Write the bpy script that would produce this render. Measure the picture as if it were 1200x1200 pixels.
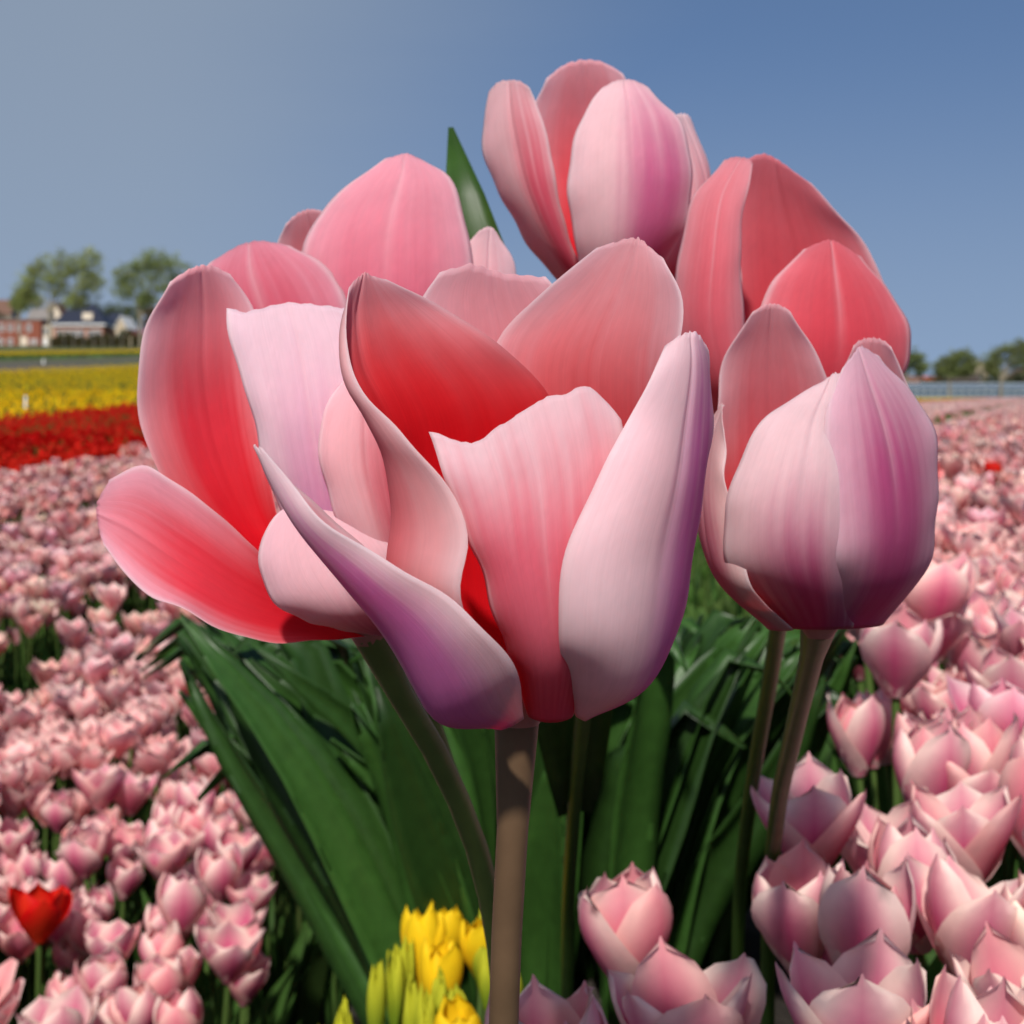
import bpy, math, random
import numpy as np
from mathutils import Vector

# ------------------------------------------------------------------ camera, sky, sun, exposure
for o in list(bpy.data.objects):
    bpy.data.objects.remove(o)
scene = bpy.context.scene
col = scene.collection
F, HZ = 1800.0, 467.0            # focal length and horizon row, in pixels of the 1200 px photograph
cam_d = bpy.data.cameras.new('camera')
cam = bpy.data.objects.new('camera', cam_d)
col.objects.link(cam)
cam.location = (0, 0, 0)
cam.rotation_euler = (math.radians(90), 0, 0)
cam_d.sensor_width = 36.0
cam_d.lens = 36.0 * F / 1200.0
cam_d.shift_y = (HZ - 600.0) / 1200.0
cam_d.clip_start = 0.01
cam_d.clip_end = 5000.0
cam_d.dof.use_dof = True
cam_d.dof.focus_distance = 0.325
cam_d.dof.aperture_fstop = 36.0
scene.camera = cam

SUN = Vector((-0.10, -0.66, 0.68)).normalized()
world = bpy.data.worlds.new('World')
scene.world = world
world.use_nodes = True
wn, wl = world.node_tree.nodes, world.node_tree.links
bg = wn['Background']
sky = wn.new('ShaderNodeTexSky')
sky.sky_type = 'NISHITA'
sky.sun_disc = False
sky.sun_elevation = math.asin(SUN.z)
sky.sun_rotation = math.atan2(SUN.x, SUN.y)
sky.altitude = 0
sky.air_density = 1.0
sky.dust_density = 0.6
sky.ozone_density = 4.0
# clear air overhead: the sky is read a little above the line of sight, so it stays blue down to the trees
tcw = wn.new('ShaderNodeTexCoord')
up = wn.new('ShaderNodeVectorMath'); up.operation = 'ADD'; up.inputs[1].default_value = (0, 0, 0.32)
wl.new(tcw.outputs['Generated'], up.inputs[0])
nm = wn.new('ShaderNodeVectorMath'); nm.operation = 'NORMALIZE'
wl.new(up.outputs[0], nm.inputs[0]); wl.new(nm.outputs[0], sky.inputs['Vector'])
# a thin even veil of high cloud in the west
sep = wn.new('ShaderNodeSeparateXYZ'); wl.new(tcw.outputs['Generated'], sep.inputs[0])
vn = wn.new('ShaderNodeTexNoise'); vn.inputs['Scale'].default_value = 2.2; vn.inputs['Detail'].default_value = 5
vm = wn.new('ShaderNodeMapping'); vm.inputs['Scale'].default_value = (1, 1, 6)
wl.new(tcw.outputs['Generated'], vm.inputs[0]); wl.new(vm.outputs[0], vn.inputs['Vector'])
ad = wn.new('ShaderNodeMath'); ad.operation = 'MULTIPLY_ADD'; ad.inputs[1].default_value = .12
wl.new(vn.outputs[0], ad.inputs[0]); wl.new(sep.outputs[0], ad.inputs[2])
vr = wn.new('ShaderNodeMapRange'); vr.interpolation_type = 'SMOOTHSTEP'
vr.inputs[1].default_value = .20; vr.inputs[2].default_value = -.20; vr.inputs[3].default_value = 0.0; vr.inputs[4].default_value = .55
wl.new(ad.outputs[0], vr.inputs[0])
hzr = wn.new('ShaderNodeMapRange'); hzr.inputs[1].default_value = 0.0; hzr.inputs[2].default_value = .25; hzr.inputs[3].default_value = .40; hzr.inputs[4].default_value = 0.0
hzr.interpolation_type = 'SMOOTHSTEP'
wl.new(sep.outputs[2], hzr.inputs[0])
mxv = wn.new('ShaderNodeMath'); mxv.operation = 'MAXIMUM'
wl.new(vr.outputs[0], mxv.inputs[0]); wl.new(hzr.outputs[0], mxv.inputs[1])
vx = wn.new('ShaderNodeMix'); vx.data_type = 'RGBA'
wl.new(mxv.outputs[0], vx.inputs[0]); wl.new(sky.outputs[0], vx.inputs[6]); vx.inputs[7].default_value = (3.1, 3.6, 4.1, 1)
wl.new(vx.outputs[2], bg.inputs[0])
bg.inputs[1].default_value = 0.08

sun_d = bpy.data.lights.new('sun', 'SUN')
sun_d.energy = 3.6
sun_d.angle = math.radians(3.0)
sun_d.color = (1.0, 0.95, 0.87)
sun = bpy.data.objects.new('sun', sun_d)
sun.rotation_euler = SUN.to_track_quat('Z', 'Y').to_euler()
sun.location = (-20, -8, 20)
col.objects.link(sun)
vs = scene.view_settings
vs.view_transform = 'Standard'
vs.look = 'None'
vs.gamma = 1.0
vs.exposure = 0.56
vs.use_curve_mapping = False

rng = np.random.default_rng(7)
random.seed(7)


# ------------------------------------------------------------------ helpers
def P(px, py, d):
    return np.array(((px - 600.0) / F * d, d, -(py - HZ) / F * d))


def smooth(a, b, x):
    t = np.clip((np.asarray(x, float) - a) / (b - a), 0, 1)
    return t * t * (3 - 2 * t)


def mix(a, b, t):
    t = np.asarray(t)[..., None]
    return np.asarray(a) * (1 - t) + np.asarray(b) * t


def srgb(r, g, b):
    c = np.array((r, g, b), float) / 255.0
    return np.where(c <= 0.04045, c / 12.92, ((c + 0.055) / 1.055) ** 2.4)


def crom(pts, n):
    """Catmull-Rom through pts, n samples spread evenly along the chord length."""
    p = np.asarray(pts, float)
    seg = np.linalg.norm(np.diff(p, axis=0), axis=1) ** 0.5 + 1e-9
    t = np.concatenate([[0], np.cumsum(seg)])
    m = np.gradient(p, t, axis=0)
    fine = np.linspace(0, t[-1], 400)
    i = np.clip(np.searchsorted(t, fine, side='right') - 1, 0, len(t) - 2)
    h = (t[i + 1] - t[i])[:, None]
    s = ((fine - t[i])[:, None]) / h
    q = ((2 * s**3 - 3 * s**2 + 1) * p[i] + (s**3 - 2 * s**2 + s) * h * m[i]
         + (-2 * s**3 + 3 * s**2) * p[i + 1] + (s**3 - s**2) * h * m[i + 1])
    a = np.concatenate([[0], np.cumsum(np.linalg.norm(np.diff(q, axis=0), axis=1))])
    w = np.linspace(0, a[-1], n)
    return np.stack([np.interp(w, a, q[:, k]) for k in range(q.shape[1])], 1)


def grid_faces(nv, nu, flip=False, off=0):
    i, j = np.meshgrid(np.arange(nv - 1), np.arange(nu - 1), indexing='ij')
    a = (i * nu + j).ravel() + off
    f = np.stack([a, a + 1, a + nu + 1, a + nu], 1)
    return f[:, ::-1] if flip else f


def mesh_np(name, V, Fq, C=None, mat=None, smoothed=True, UV=None):
    """One mesh out of quads; C is a per-vertex pigment colour."""
    me = bpy.data.meshes.new(name)
    V = np.asarray(V, np.float32)
    Fq = np.asarray(Fq, np.int32)
    nf = len(Fq)
    me.vertices.add(len(V))
    me.vertices.foreach_set('co', V.ravel())
    me.loops.add(nf * 4)
    me.loops.foreach_set('vertex_index', Fq.ravel())
    me.polygons.add(nf)
    me.polygons.foreach_set('loop_start', np.arange(nf, dtype=np.int32) * 4)
    me.polygons.foreach_set('loop_total', np.full(nf, 4, np.int32))
    me.polygons.foreach_set('use_smooth', np.full(nf, smoothed))
    if C is not None:
        at = me.color_attributes.new('tint', 'FLOAT_COLOR', 'POINT')
        c4 = np.ones((len(V), 4), np.float32)
        c4[:, :3] = np.clip(C, 0, 1)
        at.data.foreach_set('color', c4.ravel())
    if UV is not None:
        uv = me.uv_layers.new(name='UVMap')
        uv.data.foreach_set('uv', np.asarray(UV, np.float32)[Fq.ravel()].ravel())
    me.update(calc_edges=True)
    if mat:
        me.materials.append(mat)
    return me


def mesh_py(name, V, Fc, mat=None, smoothed=False):
    me = bpy.data.meshes.new(name)
    me.from_pydata([tuple(v) for v in V], [], [tuple(f) for f in Fc])
    me.update()
    if smoothed:
        me.polygons.foreach_set('use_smooth', [True] * len(me.polygons))
    if mat:
        me.materials.append(mat)
    return me


def obj(name, me, parent=None, loc=(0, 0, 0), rz=0.0):
    o = bpy.data.objects.new(name, me)
    col.objects.link(o)
    o.location = loc
    o.rotation_euler = (0, 0, rz)
    if parent:
        o.parent = parent
    return o


def tag(o, label=None, cat=None, group=None, kind=None):
    if label: o['label'] = label
    if cat: o['category'] = cat
    if group: o['group'] = group
    if kind: o['kind'] = kind
    return o


def thing(name, label, cat, loc=(0, 0, 0), rz=0.0, group=None):
    return tag(obj(name, None, None, loc, rz), label, cat, group)


def tube_np(path, rad, n=8):
    path = np.asarray(path, float)
    rad = np.broadcast_to(np.asarray(rad, float), (len(path),))
    t = np.gradient(path, axis=0)
    t /= np.linalg.norm(t, axis=1)[:, None] + 1e-12
    up = np.array((0.3, 1, 0.1)) if abs(t[0, 2]) > 0.5 else np.array((0.05, 0.1, 1))
    a = np.cross(t, up); a /= np.linalg.norm(a, axis=1)[:, None]
    b = np.cross(t, a)
    th = np.linspace(0, 2 * math.pi, n, endpoint=False)
    V = path[:, None] + rad[:, None, None] * (np.cos(th)[None, :, None] * a[:, None] + np.sin(th)[None, :, None] * b[:, None])
    m = len(path)
    i, j = np.meshgrid(np.arange(m - 1), np.arange(n), indexing='ij')
    j2 = (j + 1) % n
    Fq = np.stack([i * n + j, i * n + j2, (i + 1) * n + j2, (i + 1) * n + j], -1).reshape(-1, 4)
    return V.reshape(-1, 3), Fq


class Merge:
    def __init__(self): self.V, self.F, self.C, self.n = [], [], [], 0
    def add(self, V, Fq, C=None):
        V = np.asarray(V, float)
        self.V.append(V); self.F.append(np.asarray(Fq) + self.n)
        if C is not None: self.C.append(np.broadcast_to(np.asarray(C, float), V.shape))
        self.n += len(V)
        return self
    def mesh(self, name, mat, smoothed=True):
        return mesh_np(name, np.concatenate(self.V), np.concatenate(self.F),
                       np.concatenate(self.C) if self.C else None, mat, smoothed)


# ------------------------------------------------------------------ materials
def new_mat(name):
    m = bpy.data.materials.new(name)
    m.use_nodes = True
    return m, m.node_tree.nodes, m.node_tree.links


def tint_material(name, transl, rough, sheen=0.0, bump=0.0, spec=0.3, vary=0.25):
    """Plant tissue: the pigment of the mesh, fine grain, light passing through."""
    m, n, l = new_mat(name)
    bs = n['Principled BSDF']
    at = n.new('ShaderNodeAttribute'); at.attribute_name = 'tint'
    oi = n.new('ShaderNodeObjectInfo')
    tc = n.new('ShaderNodeTexCoord')
    no = n.new('ShaderNodeTexNoise'); no.inputs['Scale'].default_value = 90; no.inputs['Detail'].default_value = 4
    l.new(tc.outputs['Object'], no.inputs['Vector'])
    mr = n.new('ShaderNodeMapRange'); mr.inputs[1].default_value = 0.3; mr.inputs[2].default_value = 0.7
    mr.inputs[3].default_value = 1 - vary * .5; mr.inputs[4].default_value = 1 + vary * .25
    l.new(no.outputs[0], mr.inputs[0])
    rr = n.new('ShaderNodeMapRange'); rr.inputs[3].default_value = 0.90; rr.inputs[4].default_value = 1.06
    l.new(oi.outputs['Random'], rr.inputs[0])
    mu = n.new('ShaderNodeMath'); mu.operation = 'MULTIPLY'
    l.new(mr.outputs[0], mu.inputs[0]); l.new(rr.outputs[0], mu.inputs[1])
    sc = n.new('ShaderNodeVectorMath'); sc.operation = 'SCALE'
    l.new(at.outputs['Color'], sc.inputs[0]); l.new(mu.outputs[0], sc.inputs['Scale'])
    l.new(sc.outputs[0], bs.inputs['Base Color'])
    bs.inputs['Roughness'].default_value = rough
    bs.inputs['Specular IOR Level'].default_value = spec
    if sheen:
        bs.inputs['Sheen Weight'].default_value = sheen
    tr = n.new('ShaderNodeBsdfTranslucent')
    l.new(sc.outputs[0], tr.inputs['Color'])
    mx = n.new('ShaderNodeMixShader'); mx.inputs[0].default_value = transl
    l.new(bs.outputs[0], mx.inputs[1]); l.new(tr.outputs[0], mx.inputs[2])
    l.new(mx.outputs[0], n['Material Output'].inputs[0])
    if bump:
        # lengthwise veins of a petal: noise stretched along the petal's own v axis
        mp = n.new('ShaderNodeMapping'); mp.inputs['Scale'].default_value = (70, 2.2, 1)
        l.new(tc.outputs['UV'], mp.inputs[0])
        vn = n.new('ShaderNodeTexNoise'); vn.inputs['Scale'].default_value = 1.0; vn.inputs['Detail'].default_value = 5
        vn.inputs['Distortion'].default_value = 0.4
        l.new(mp.outputs[0], vn.inputs['Vector'])
        bp = n.new('ShaderNodeBump'); bp.inputs['Strength'].default_value = bump; bp.inputs['Distance'].default_value = 0.0004
        l.new(vn.outputs[0], bp.inputs['Height'])
        l.new(bp.outputs[0], bs.inputs['Normal']); l.new(bp.outputs[0], tr.inputs['Normal'])
        vn.inputs['Roughness'].default_value = .68
        v2 = n.new('ShaderNodeMapRange'); v2.inputs[1].default_value = .35; v2.inputs[2].default_value = .65
        v2.inputs[3].default_value = 0.965; v2.inputs[4].default_value = 1.025
        l.new(vn.outputs[0], v2.inputs[0])
        m2 = n.new('ShaderNodeMath'); m2.operation = 'MULTIPLY'
        l.new(mu.outputs[0], m2.inputs[0]); l.new(v2.outputs[0], m2.inputs[1])
        l.new(m2.outputs[0], sc.inputs['Scale'])
    return m


def noise_material(name, c1, c2, scale, rough=0.9, bump=0.0, detail=6, c3=None, scale2=None, dist=0.02):
    m, n, l = new_mat(name)
    bs = n['Principled BSDF']
    tc = n.new('ShaderNodeTexCoord')
    no = n.new('ShaderNodeTexNoise'); no.inputs['Scale'].default_value = scale; no.inputs['Detail'].default_value = detail
    no.inputs['Roughness'].default_value = .65
    l.new(tc.outputs['Object'], no.inputs['Vector'])
    rp = n.new('ShaderNodeValToRGB')
    rp.color_ramp.elements[0].position = 0.32; rp.color_ramp.elements[1].position = 0.68
    rp.color_ramp.elements[0].color = (*c1, 1); rp.color_ramp.elements[1].color = (*c2, 1)
    l.new(no.outputs[0], rp.inputs[0])
    out = rp.outputs[0]
    if c3 is not None:
        n2 = n.new('ShaderNodeTexNoise'); n2.inputs['Scale'].default_value = scale2; n2.inputs['Detail'].default_value = 4
        l.new(tc.outputs['Object'], n2.inputs['Vector'])
        r2 = n.new('ShaderNodeValToRGB'); r2.color_ramp.elements[0].position = .45; r2.color_ramp.elements[1].position = .62
        l.new(n2.outputs[0], r2.inputs[0])
        mc = n.new('ShaderNodeMix'); mc.data_type = 'RGBA'
        l.new(r2.outputs[0], mc.inputs[0]); l.new(out, mc.inputs[6]); mc.inputs[7].default_value = (*c3, 1)
        out = mc.outputs[2]
    l.new(out, bs.inputs['Base Color'])
    bs.inputs['Roughness'].default_value = rough
    bs.inputs['Specular IOR Level'].default_value = .2
    if bump:
        bp = n.new('ShaderNodeBump'); bp.inputs['Strength'].default_value = bump; bp.inputs['Distance'].default_value = dist
        l.new(no.outputs[0], bp.inputs['Height']); l.new(bp.outputs[0], bs.inputs['Normal'])
    return m


M_petal = tint_material('petal', 0.50, 0.7, bump=0.22, spec=.12, vary=0.08)
pb = M_petal.node_tree.nodes['Principled BSDF']
pb.inputs['Subsurface Weight'].default_value = .3
pb.inputs['Subsurface Radius'].default_value = (1.0, .45, .45)
pb.inputs['Subsurface Scale'].default_value = .003
M_plant = tint_material('plant_tissue', 0.40, 0.6, spec=.15, vary=0.15)
M_leaf = tint_material('leaf', 0.22, 0.42, bump=0.25, spec=.4, vary=0.35)
M_tree = tint_material('tree_leaf', 0.3, 0.6, vary=0.1)
M_bark = noise_material('bark', srgb(96, 88, 74), srgb(150, 140, 120), 6, bump=.4)
M_soil = noise_material('soil', (.018, .015, .013), (.055, .045, .038), 9, bump=1.0, c3=(.035, .03, .026), scale2=1.2, dist=.03)
M_grass = noise_material('grass_ground', (.03, .05, .012), (.075, .10, .03), 1.5, c3=(.09, .08, .04), scale2=.15)
M_stub = noise_material('bare_field', (.055, .048, .04), (.11, .095, .075), .6, c3=(.06, .075, .03), scale2=.08)


# ------------------------------------------------------------------ the ground
def soil_z(x, y):
    x = np.asarray(x, float); y = np.asarray(y, float)
    yy = np.maximum(y, 0.6)
    yl = 340 - np.logaddexp(0, (340 - yy) / 12.0) * 12.0
    zl = -1.17 + 0.0378 * yl
    zr = -0.70 + 0.0019 * np.minimum(yy, 330)
    t = smooth(-0.15, 0.06, x / yy)
    z = zl * (1 - t) + zr * t
    z = z + 0.20 * np.exp(-((x - .03) / .32) ** 2 - ((y - 1.25) / .75) ** 2)
    return z


def axis(neg, pos, step, growth):
    a = [0.0]; s = step
    while a[-1] < pos:
        a.append(a[-1] + s); s *= growth
    b = [0.0]; s = step
    while b[-1] < neg:
        b.append(b[-1] + s); s *= growth
    return np.array([-v for v in b[::-1]][:-1] + a)


gx = axis(1500, 1500, 0.05, 1.07)
gy = axis(60, 3000, 0.05, 1.055)
X, Y = np.meshgrid(gx, gy)
Z = soil_z(X, Y)
near = np.exp(-(np.hypot(X, Y) / 5) ** 2)
Z = Z + near * 0.012 * np.sin(X * 37 + 3 * np.sin(Y * 23)) * np.sin(Y * 41 + 2 * np.sin(X * 19))
tag(obj('ground', mesh_np('ground', np.stack([X, Y, Z], -1).reshape(-1, 3), grid_faces(len(gy), len(gx)), None, M_soil)), kind='structure')


def strip(name, x0, x1, y0, y1, lift, mat, nx=40, ny=16, slant=0.0):
    xs = np.linspace(x0, x1, nx); ys = np.linspace(y0, y1, ny)
    A, B = np.meshgrid(xs, ys)
    A = A + slant * (B - y0)
    Zs = soil_z(A, B) + lift
    return tag(obj(name, mesh_np(name, np.stack([A, B, Zs], -1).reshape(-1, 3), grid_faces(ny, nx), None, mat)), kind='structure')


strip('bare_field', -95, 8, 50, 112, .10, M_stub, slant=.17)
strip('grass_verge', -190, 10, 120, 330, .25, M_grass, 60, 40)
strip('grass_verge', 15, 150, 200, 330, .15, M_grass, 60, 40)

# ------------------------------------------------------------------ pigments
PALE = srgb(247, 217, 224)
ROSE = srgb(232, 140, 160)
MAG = srgb(200, 92, 168)
SALMON = srgb(236, 122, 132)
CORAL = srgb(234, 96, 106)
RED = srgb(214, 12, 30)


def streaks(u, v, seed, n=26):
    """Feathered lengthwise streaks of pigment, different in each petal."""
    q = np.random.default_rng(seed)
    o = np.zeros_like(u)
    for k in range(n):
        f = q.uniform(10, 95)
        o += np.sin(u * f + q.uniform(0, 6.3) + q.normal(0, 1.1) * np.sin(v * q.uniform(1, 4) + q.uniform(0, 6))) * np.sin(v * q.uniform(1, 7) + q.uniform(0, 6))
    return o / math.sqrt(n)


def outer_pig(u, v, s):
    st = streaks(u, v, s.get('seed', 1))
    v = v + .04 * st
    w0 = np.abs(2 * u - 1)
    w = np.abs(2 * u - 1 + s.get('off', 0)) + .045 * st
    k = (1 - smooth(s.get('w0', .15), s.get('w1', .9), w)) * (1 - smooth(s.get('v0', .45), s.get('v1', 1.02), v))
    c = mix(s.get('margin', PALE), s.get('mid', MAG), k * s.get('k', .9))
    c = mix(c, s.get('base', s.get('mid', MAG)), (1 - smooth(0, .35, v)) * s.get('kb', .45))
    rib = np.exp(-((2 * u - 1 + s.get('off', 0)) / .05) ** 2) * smooth(.3, .9, v)
    c = mix(c, srgb(250, 232, 236), .55 * smooth(.88, 1, w0))
    return mix(c, PALE, .35 * rib)


def inner_pig(u, v, s):
    st = streaks(u, v, s.get('seed', 1) + 50)
    v = v + .018 * st
    w0 = np.abs(2 * u - 1)
    w = w0 + .03 * st
    c = mix(s.get('coral', CORAL), s.get('iedge', srgb(242, 188, 196)), smooth(.35, 1.05, w))
    c = mix(c, s.get('iedge', srgb(242, 188, 196)), .75 * smooth(.6, 1.05, v))
    c = mix(c, srgb(250, 226, 230), .5 * smooth(.9, 1, w0))
    return mix(s.get('ibase', RED), c, smooth(s.get('r0', .2), s.get('r1', .72), v))


def petal_mesh(D, L, R, bulge, axis_pt, style, bdir=(0, -1, 0), tip=None, seed=0, nv=50, nu=41, th=0.0006):
    r = np.random.default_rng(seed)
    toW = lambda pts: np.array([P(p[0], p[1], D + p[2] / 100.0) for p in pts])
    A, B = crom(toW(L), nv), crom(toW(R), nv)
    vv = np.linspace(0, 1, nv); uu = np.linspace(0, 1, nu)
    bl = crom(np.stack([np.linspace(0, 1, len(bulge)), bulge], 1), nv)
    bl = np.interp(vv, bl[:, 0], bl[:, 1]) / 100.0
    bd = np.array(bdir, float); bd /= np.linalg.norm(bd)
    u = uu[None, :, None]
    G = A[:, None] * (1 - u) + B[:, None] * u
    prof = 1 - np.abs(2 * uu - 1) ** 2.2
    G = G + bl[:, None, None] * prof[None, :, None] * bd
    # shape of the tip: rounded unless a list is given
    if tip is None:
        tp = 100 * .22 * np.linalg.norm(B[-1] - A[-1]) * (1 - np.abs(2 * uu - 1) ** 3)
    else:
        tp = np.interp(uu, [t[0] for t in tip], [t[1] for t in tip])
    tp = tp + 0.02 * np.sin(uu * 41 + seed) + 0.008 * r.standard_normal(nu)
    grow = (G[-1] - G[-4]); grow /= np.linalg.norm(grow, axis=1)[:, None] + 1e-9
    G = G + (smooth(.55, 1, vv) ** 1.5)[:, None, None] * (tp / 100)[None, :, None] * grow[None]
    # gentle waves along the margins
    dU = np.gradient(G, axis=1); dV = np.gradient(G, axis=0)
    N = np.cross(dU, dV); N /= np.linalg.norm(N, axis=2)[..., None] + 1e-12
    w = np.abs(2 * uu - 1)[None, :]
    ph = r.uniform(0, 6, 4)
    sgn = np.sign(2 * uu - 1)[None, :]
    wave = 0.0005 * w ** 3 * (np.sin(vv[:, None] * 15 + ph[0] + sgn) + .7 * np.sin(vv[:, None] * 31 + ph[1] + 2 * sgn))
    crease = -0.0005 * np.exp(-((uu - .5) / .03) ** 2)[None, :] * smooth(.2, .8, vv)[:, None]
    G = G + (wave * smooth(0.05, .4, vv)[:, None] + crease)[..., None] * N
    dU = np.gradient(G, axis=1); dV = np.gradient(G, axis=0)
    N = np.cross(dU, dV); N /= np.linalg.norm(N, axis=2)[..., None] + 1e-12
    out = np.sum((G - P(axis_pt[0], axis_pt[1], D))[5:] * N[5:])
    flip = out < 0
    if flip: N = -N
    rim = np.minimum(1, np.minimum(np.minimum(uu, 1 - uu)[None, :] * 12, (1 - vv)[:, None] * 14)) * .8 + .2
    O = G + N * th * rim[..., None] * .5
    I = G - N * th * rim[..., None] * .5
    U, Vg = np.meshgrid(uu, vv)
    style = dict(style, seed=seed)
    Co, Ci = outer_pig(U, Vg, style), inner_pig(U, Vg, style)
    speck = (1 + 0.012 * r.standard_normal((nv, nu, 1)))
    V3 = np.concatenate([O.reshape(-1, 3), I.reshape(-1, 3)])
    C = np.concatenate([(Co * speck).reshape(-1, 3), (Ci * speck).reshape(-1, 3)])
    n = nv * nu
    f1 = grid_faces(nv, nu, flip); f2 = grid_faces(nv, nu, not flip, n)
    ring = np.concatenate([np.arange(nu), np.arange(1, nv) * nu + nu - 1, (nv - 1) * nu + np.arange(nu - 2, -1, -1), np.arange(nv - 2, 0, -1) * nu])
    r2 = np.roll(ring, -1)
    f3 = np.stack([ring, ring + n, r2 + n, r2], 1)
    if flip: f3 = f3[:, ::-1]
    UV = np.stack([U, Vg], -1).reshape(-1, 2); UV = np.concatenate([UV, UV])
    return V3, np.concatenate([f1, f2, f3]), C, UV


def close_tulip(D, base_px, axis_pt, petals, stem, label, rad=0.0042, leaves=(), stem_c=srgb(96, 112, 56)):
    """A tulip near the camera: each petal, the stem and its leaves are parts."""
    sp = np.array([P(a, b, D + c / 100) for a, b, c in stem])
    foot = sp[-1].copy(); foot[2] = float(soil_z(foot[0], foot[1])) - .01
    sp = np.vstack([sp, foot])
    root = thing('tulip', label, 'tulip', tuple(foot), group=None)
    for k, p in enumerate(petals):
        V, Fq, C, UV = petal_mesh(D, p['L'], p['R'], p['b'], axis_pt, p.get('s', {}), p.get('d', (0, -1, 0)), p.get('tip'), seed=k + int(base_px[0]))
        obj('petal', mesh_np('petal', V - foot, Fq, C, M_petal, True, UV), root)
    path = crom(sp, 30)
    V, Fq = tube_np(path, np.interp(np.linspace(0, 1, 30), [0, .03, .1, 1], [rad * 1.5, rad * 1.05, rad, rad * 1.25]), 14)
    tt = np.repeat(np.linspace(0, 1, 30), 14)
    C = mix(stem_c, srgb(66, 92, 36), smooth(0.05, .5, tt))
    obj('stem', mesh_np('stem', V - foot, Fq, C, M_leaf), root)
    # receptacle: the swelling that carries the petals
    b = P(base_px[0], base_px[1] - 8, D)
    V, Fq = tube_np(np.array([sp[0] + (0, 0, -.004), sp[0] + (0, 0, .001), sp[0] + (0, 0, .006), sp[0] + (0, 0, .008)]), [rad, rad * 2.0, rad * 1.9, .0005], 14)
    obj('receptacle', mesh_np('receptacle', V - foot, Fq, np.broadcast_to(srgb(176, 112, 104), V.shape), M_leaf), root)
    for lf in leaves:
        V, Fq, C = leaf_np(*lf)
        obj('leaf', mesh_np('leaf', V - foot, Fq, C, M_leaf, True, leaf_uv), root)
    return root


LNV, LNU = 12, 5
leaf_uv = np.stack(np.meshgrid(np.linspace(0, 1, LNU), np.linspace(0, 1, LNV)), -1).reshape(-1, 2)
leaf_uv = np.concatenate([leaf_uv, leaf_uv])


def leaf_np(path, width, side, fold=.35, colour=(.05, .115, .022), wavy=0.0, ph=0.0):
    """A lance-shaped folded leaf along a path, as a thin closed shell."""
    p = crom(path, LNV)
    t = np.gradient(p, axis=0); t /= np.linalg.norm(t, axis=1)[:, None]
    s = np.asarray(side, float); s = s - t * (t @ s)[:, None]; s /= np.linalg.norm(s, axis=1)[:, None]
    nrm = np.cross(s, t)
    v = np.linspace(0, 1, LNV)
    w = width * (np.clip(np.sin(np.pi * np.clip(v * .88 + .12, 0, 1)), 0, 1) ** .75) + .001
    u = np.linspace(-1, 1, LNU)
    G = p[:, None] + s[:, None] * (w[:, None] * u)[..., None] + nrm[:, None] * (w[:, None] * fold * np.abs(u) ** 1.3)[..., None]
    G = G + nrm[:, None] * (wavy * u[None, :] ** 2 * np.sin(v * 11 + ph + u[None, 0] * 0)[:, None])[..., None]
    th = .0008
    V = np.concatenate([(G + nrm[:, None] * th / 2).reshape(-1, 3), (G - nrm[:, None] * th / 2).reshape(-1, 3)])
    n = LNV * LNU
    ring = np.concatenate([np.arange(LNU), np.arange(1, LNV) * LNU + LNU - 1, (LNV - 1) * LNU + np.arange(LNU - 2, -1, -1), np.arange(LNV - 2, 0, -1) * LNU])
    r2 = np.roll(ring, -1)
    Fq = np.concatenate([grid_faces(LNV, LNU), grid_faces(LNV, LNU, True, n), np.stack([ring, ring + n, r2 + n, r2], 1)])
    c = np.asarray(colour)
    C = c * (1 + .25 * np.sin(u * 9)[None, :, None] * .3) * np.ones((LNV, LNU, 1))
    return V, Fq, np.concatenate([C.reshape(-1, 3)] * 2)


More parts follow.
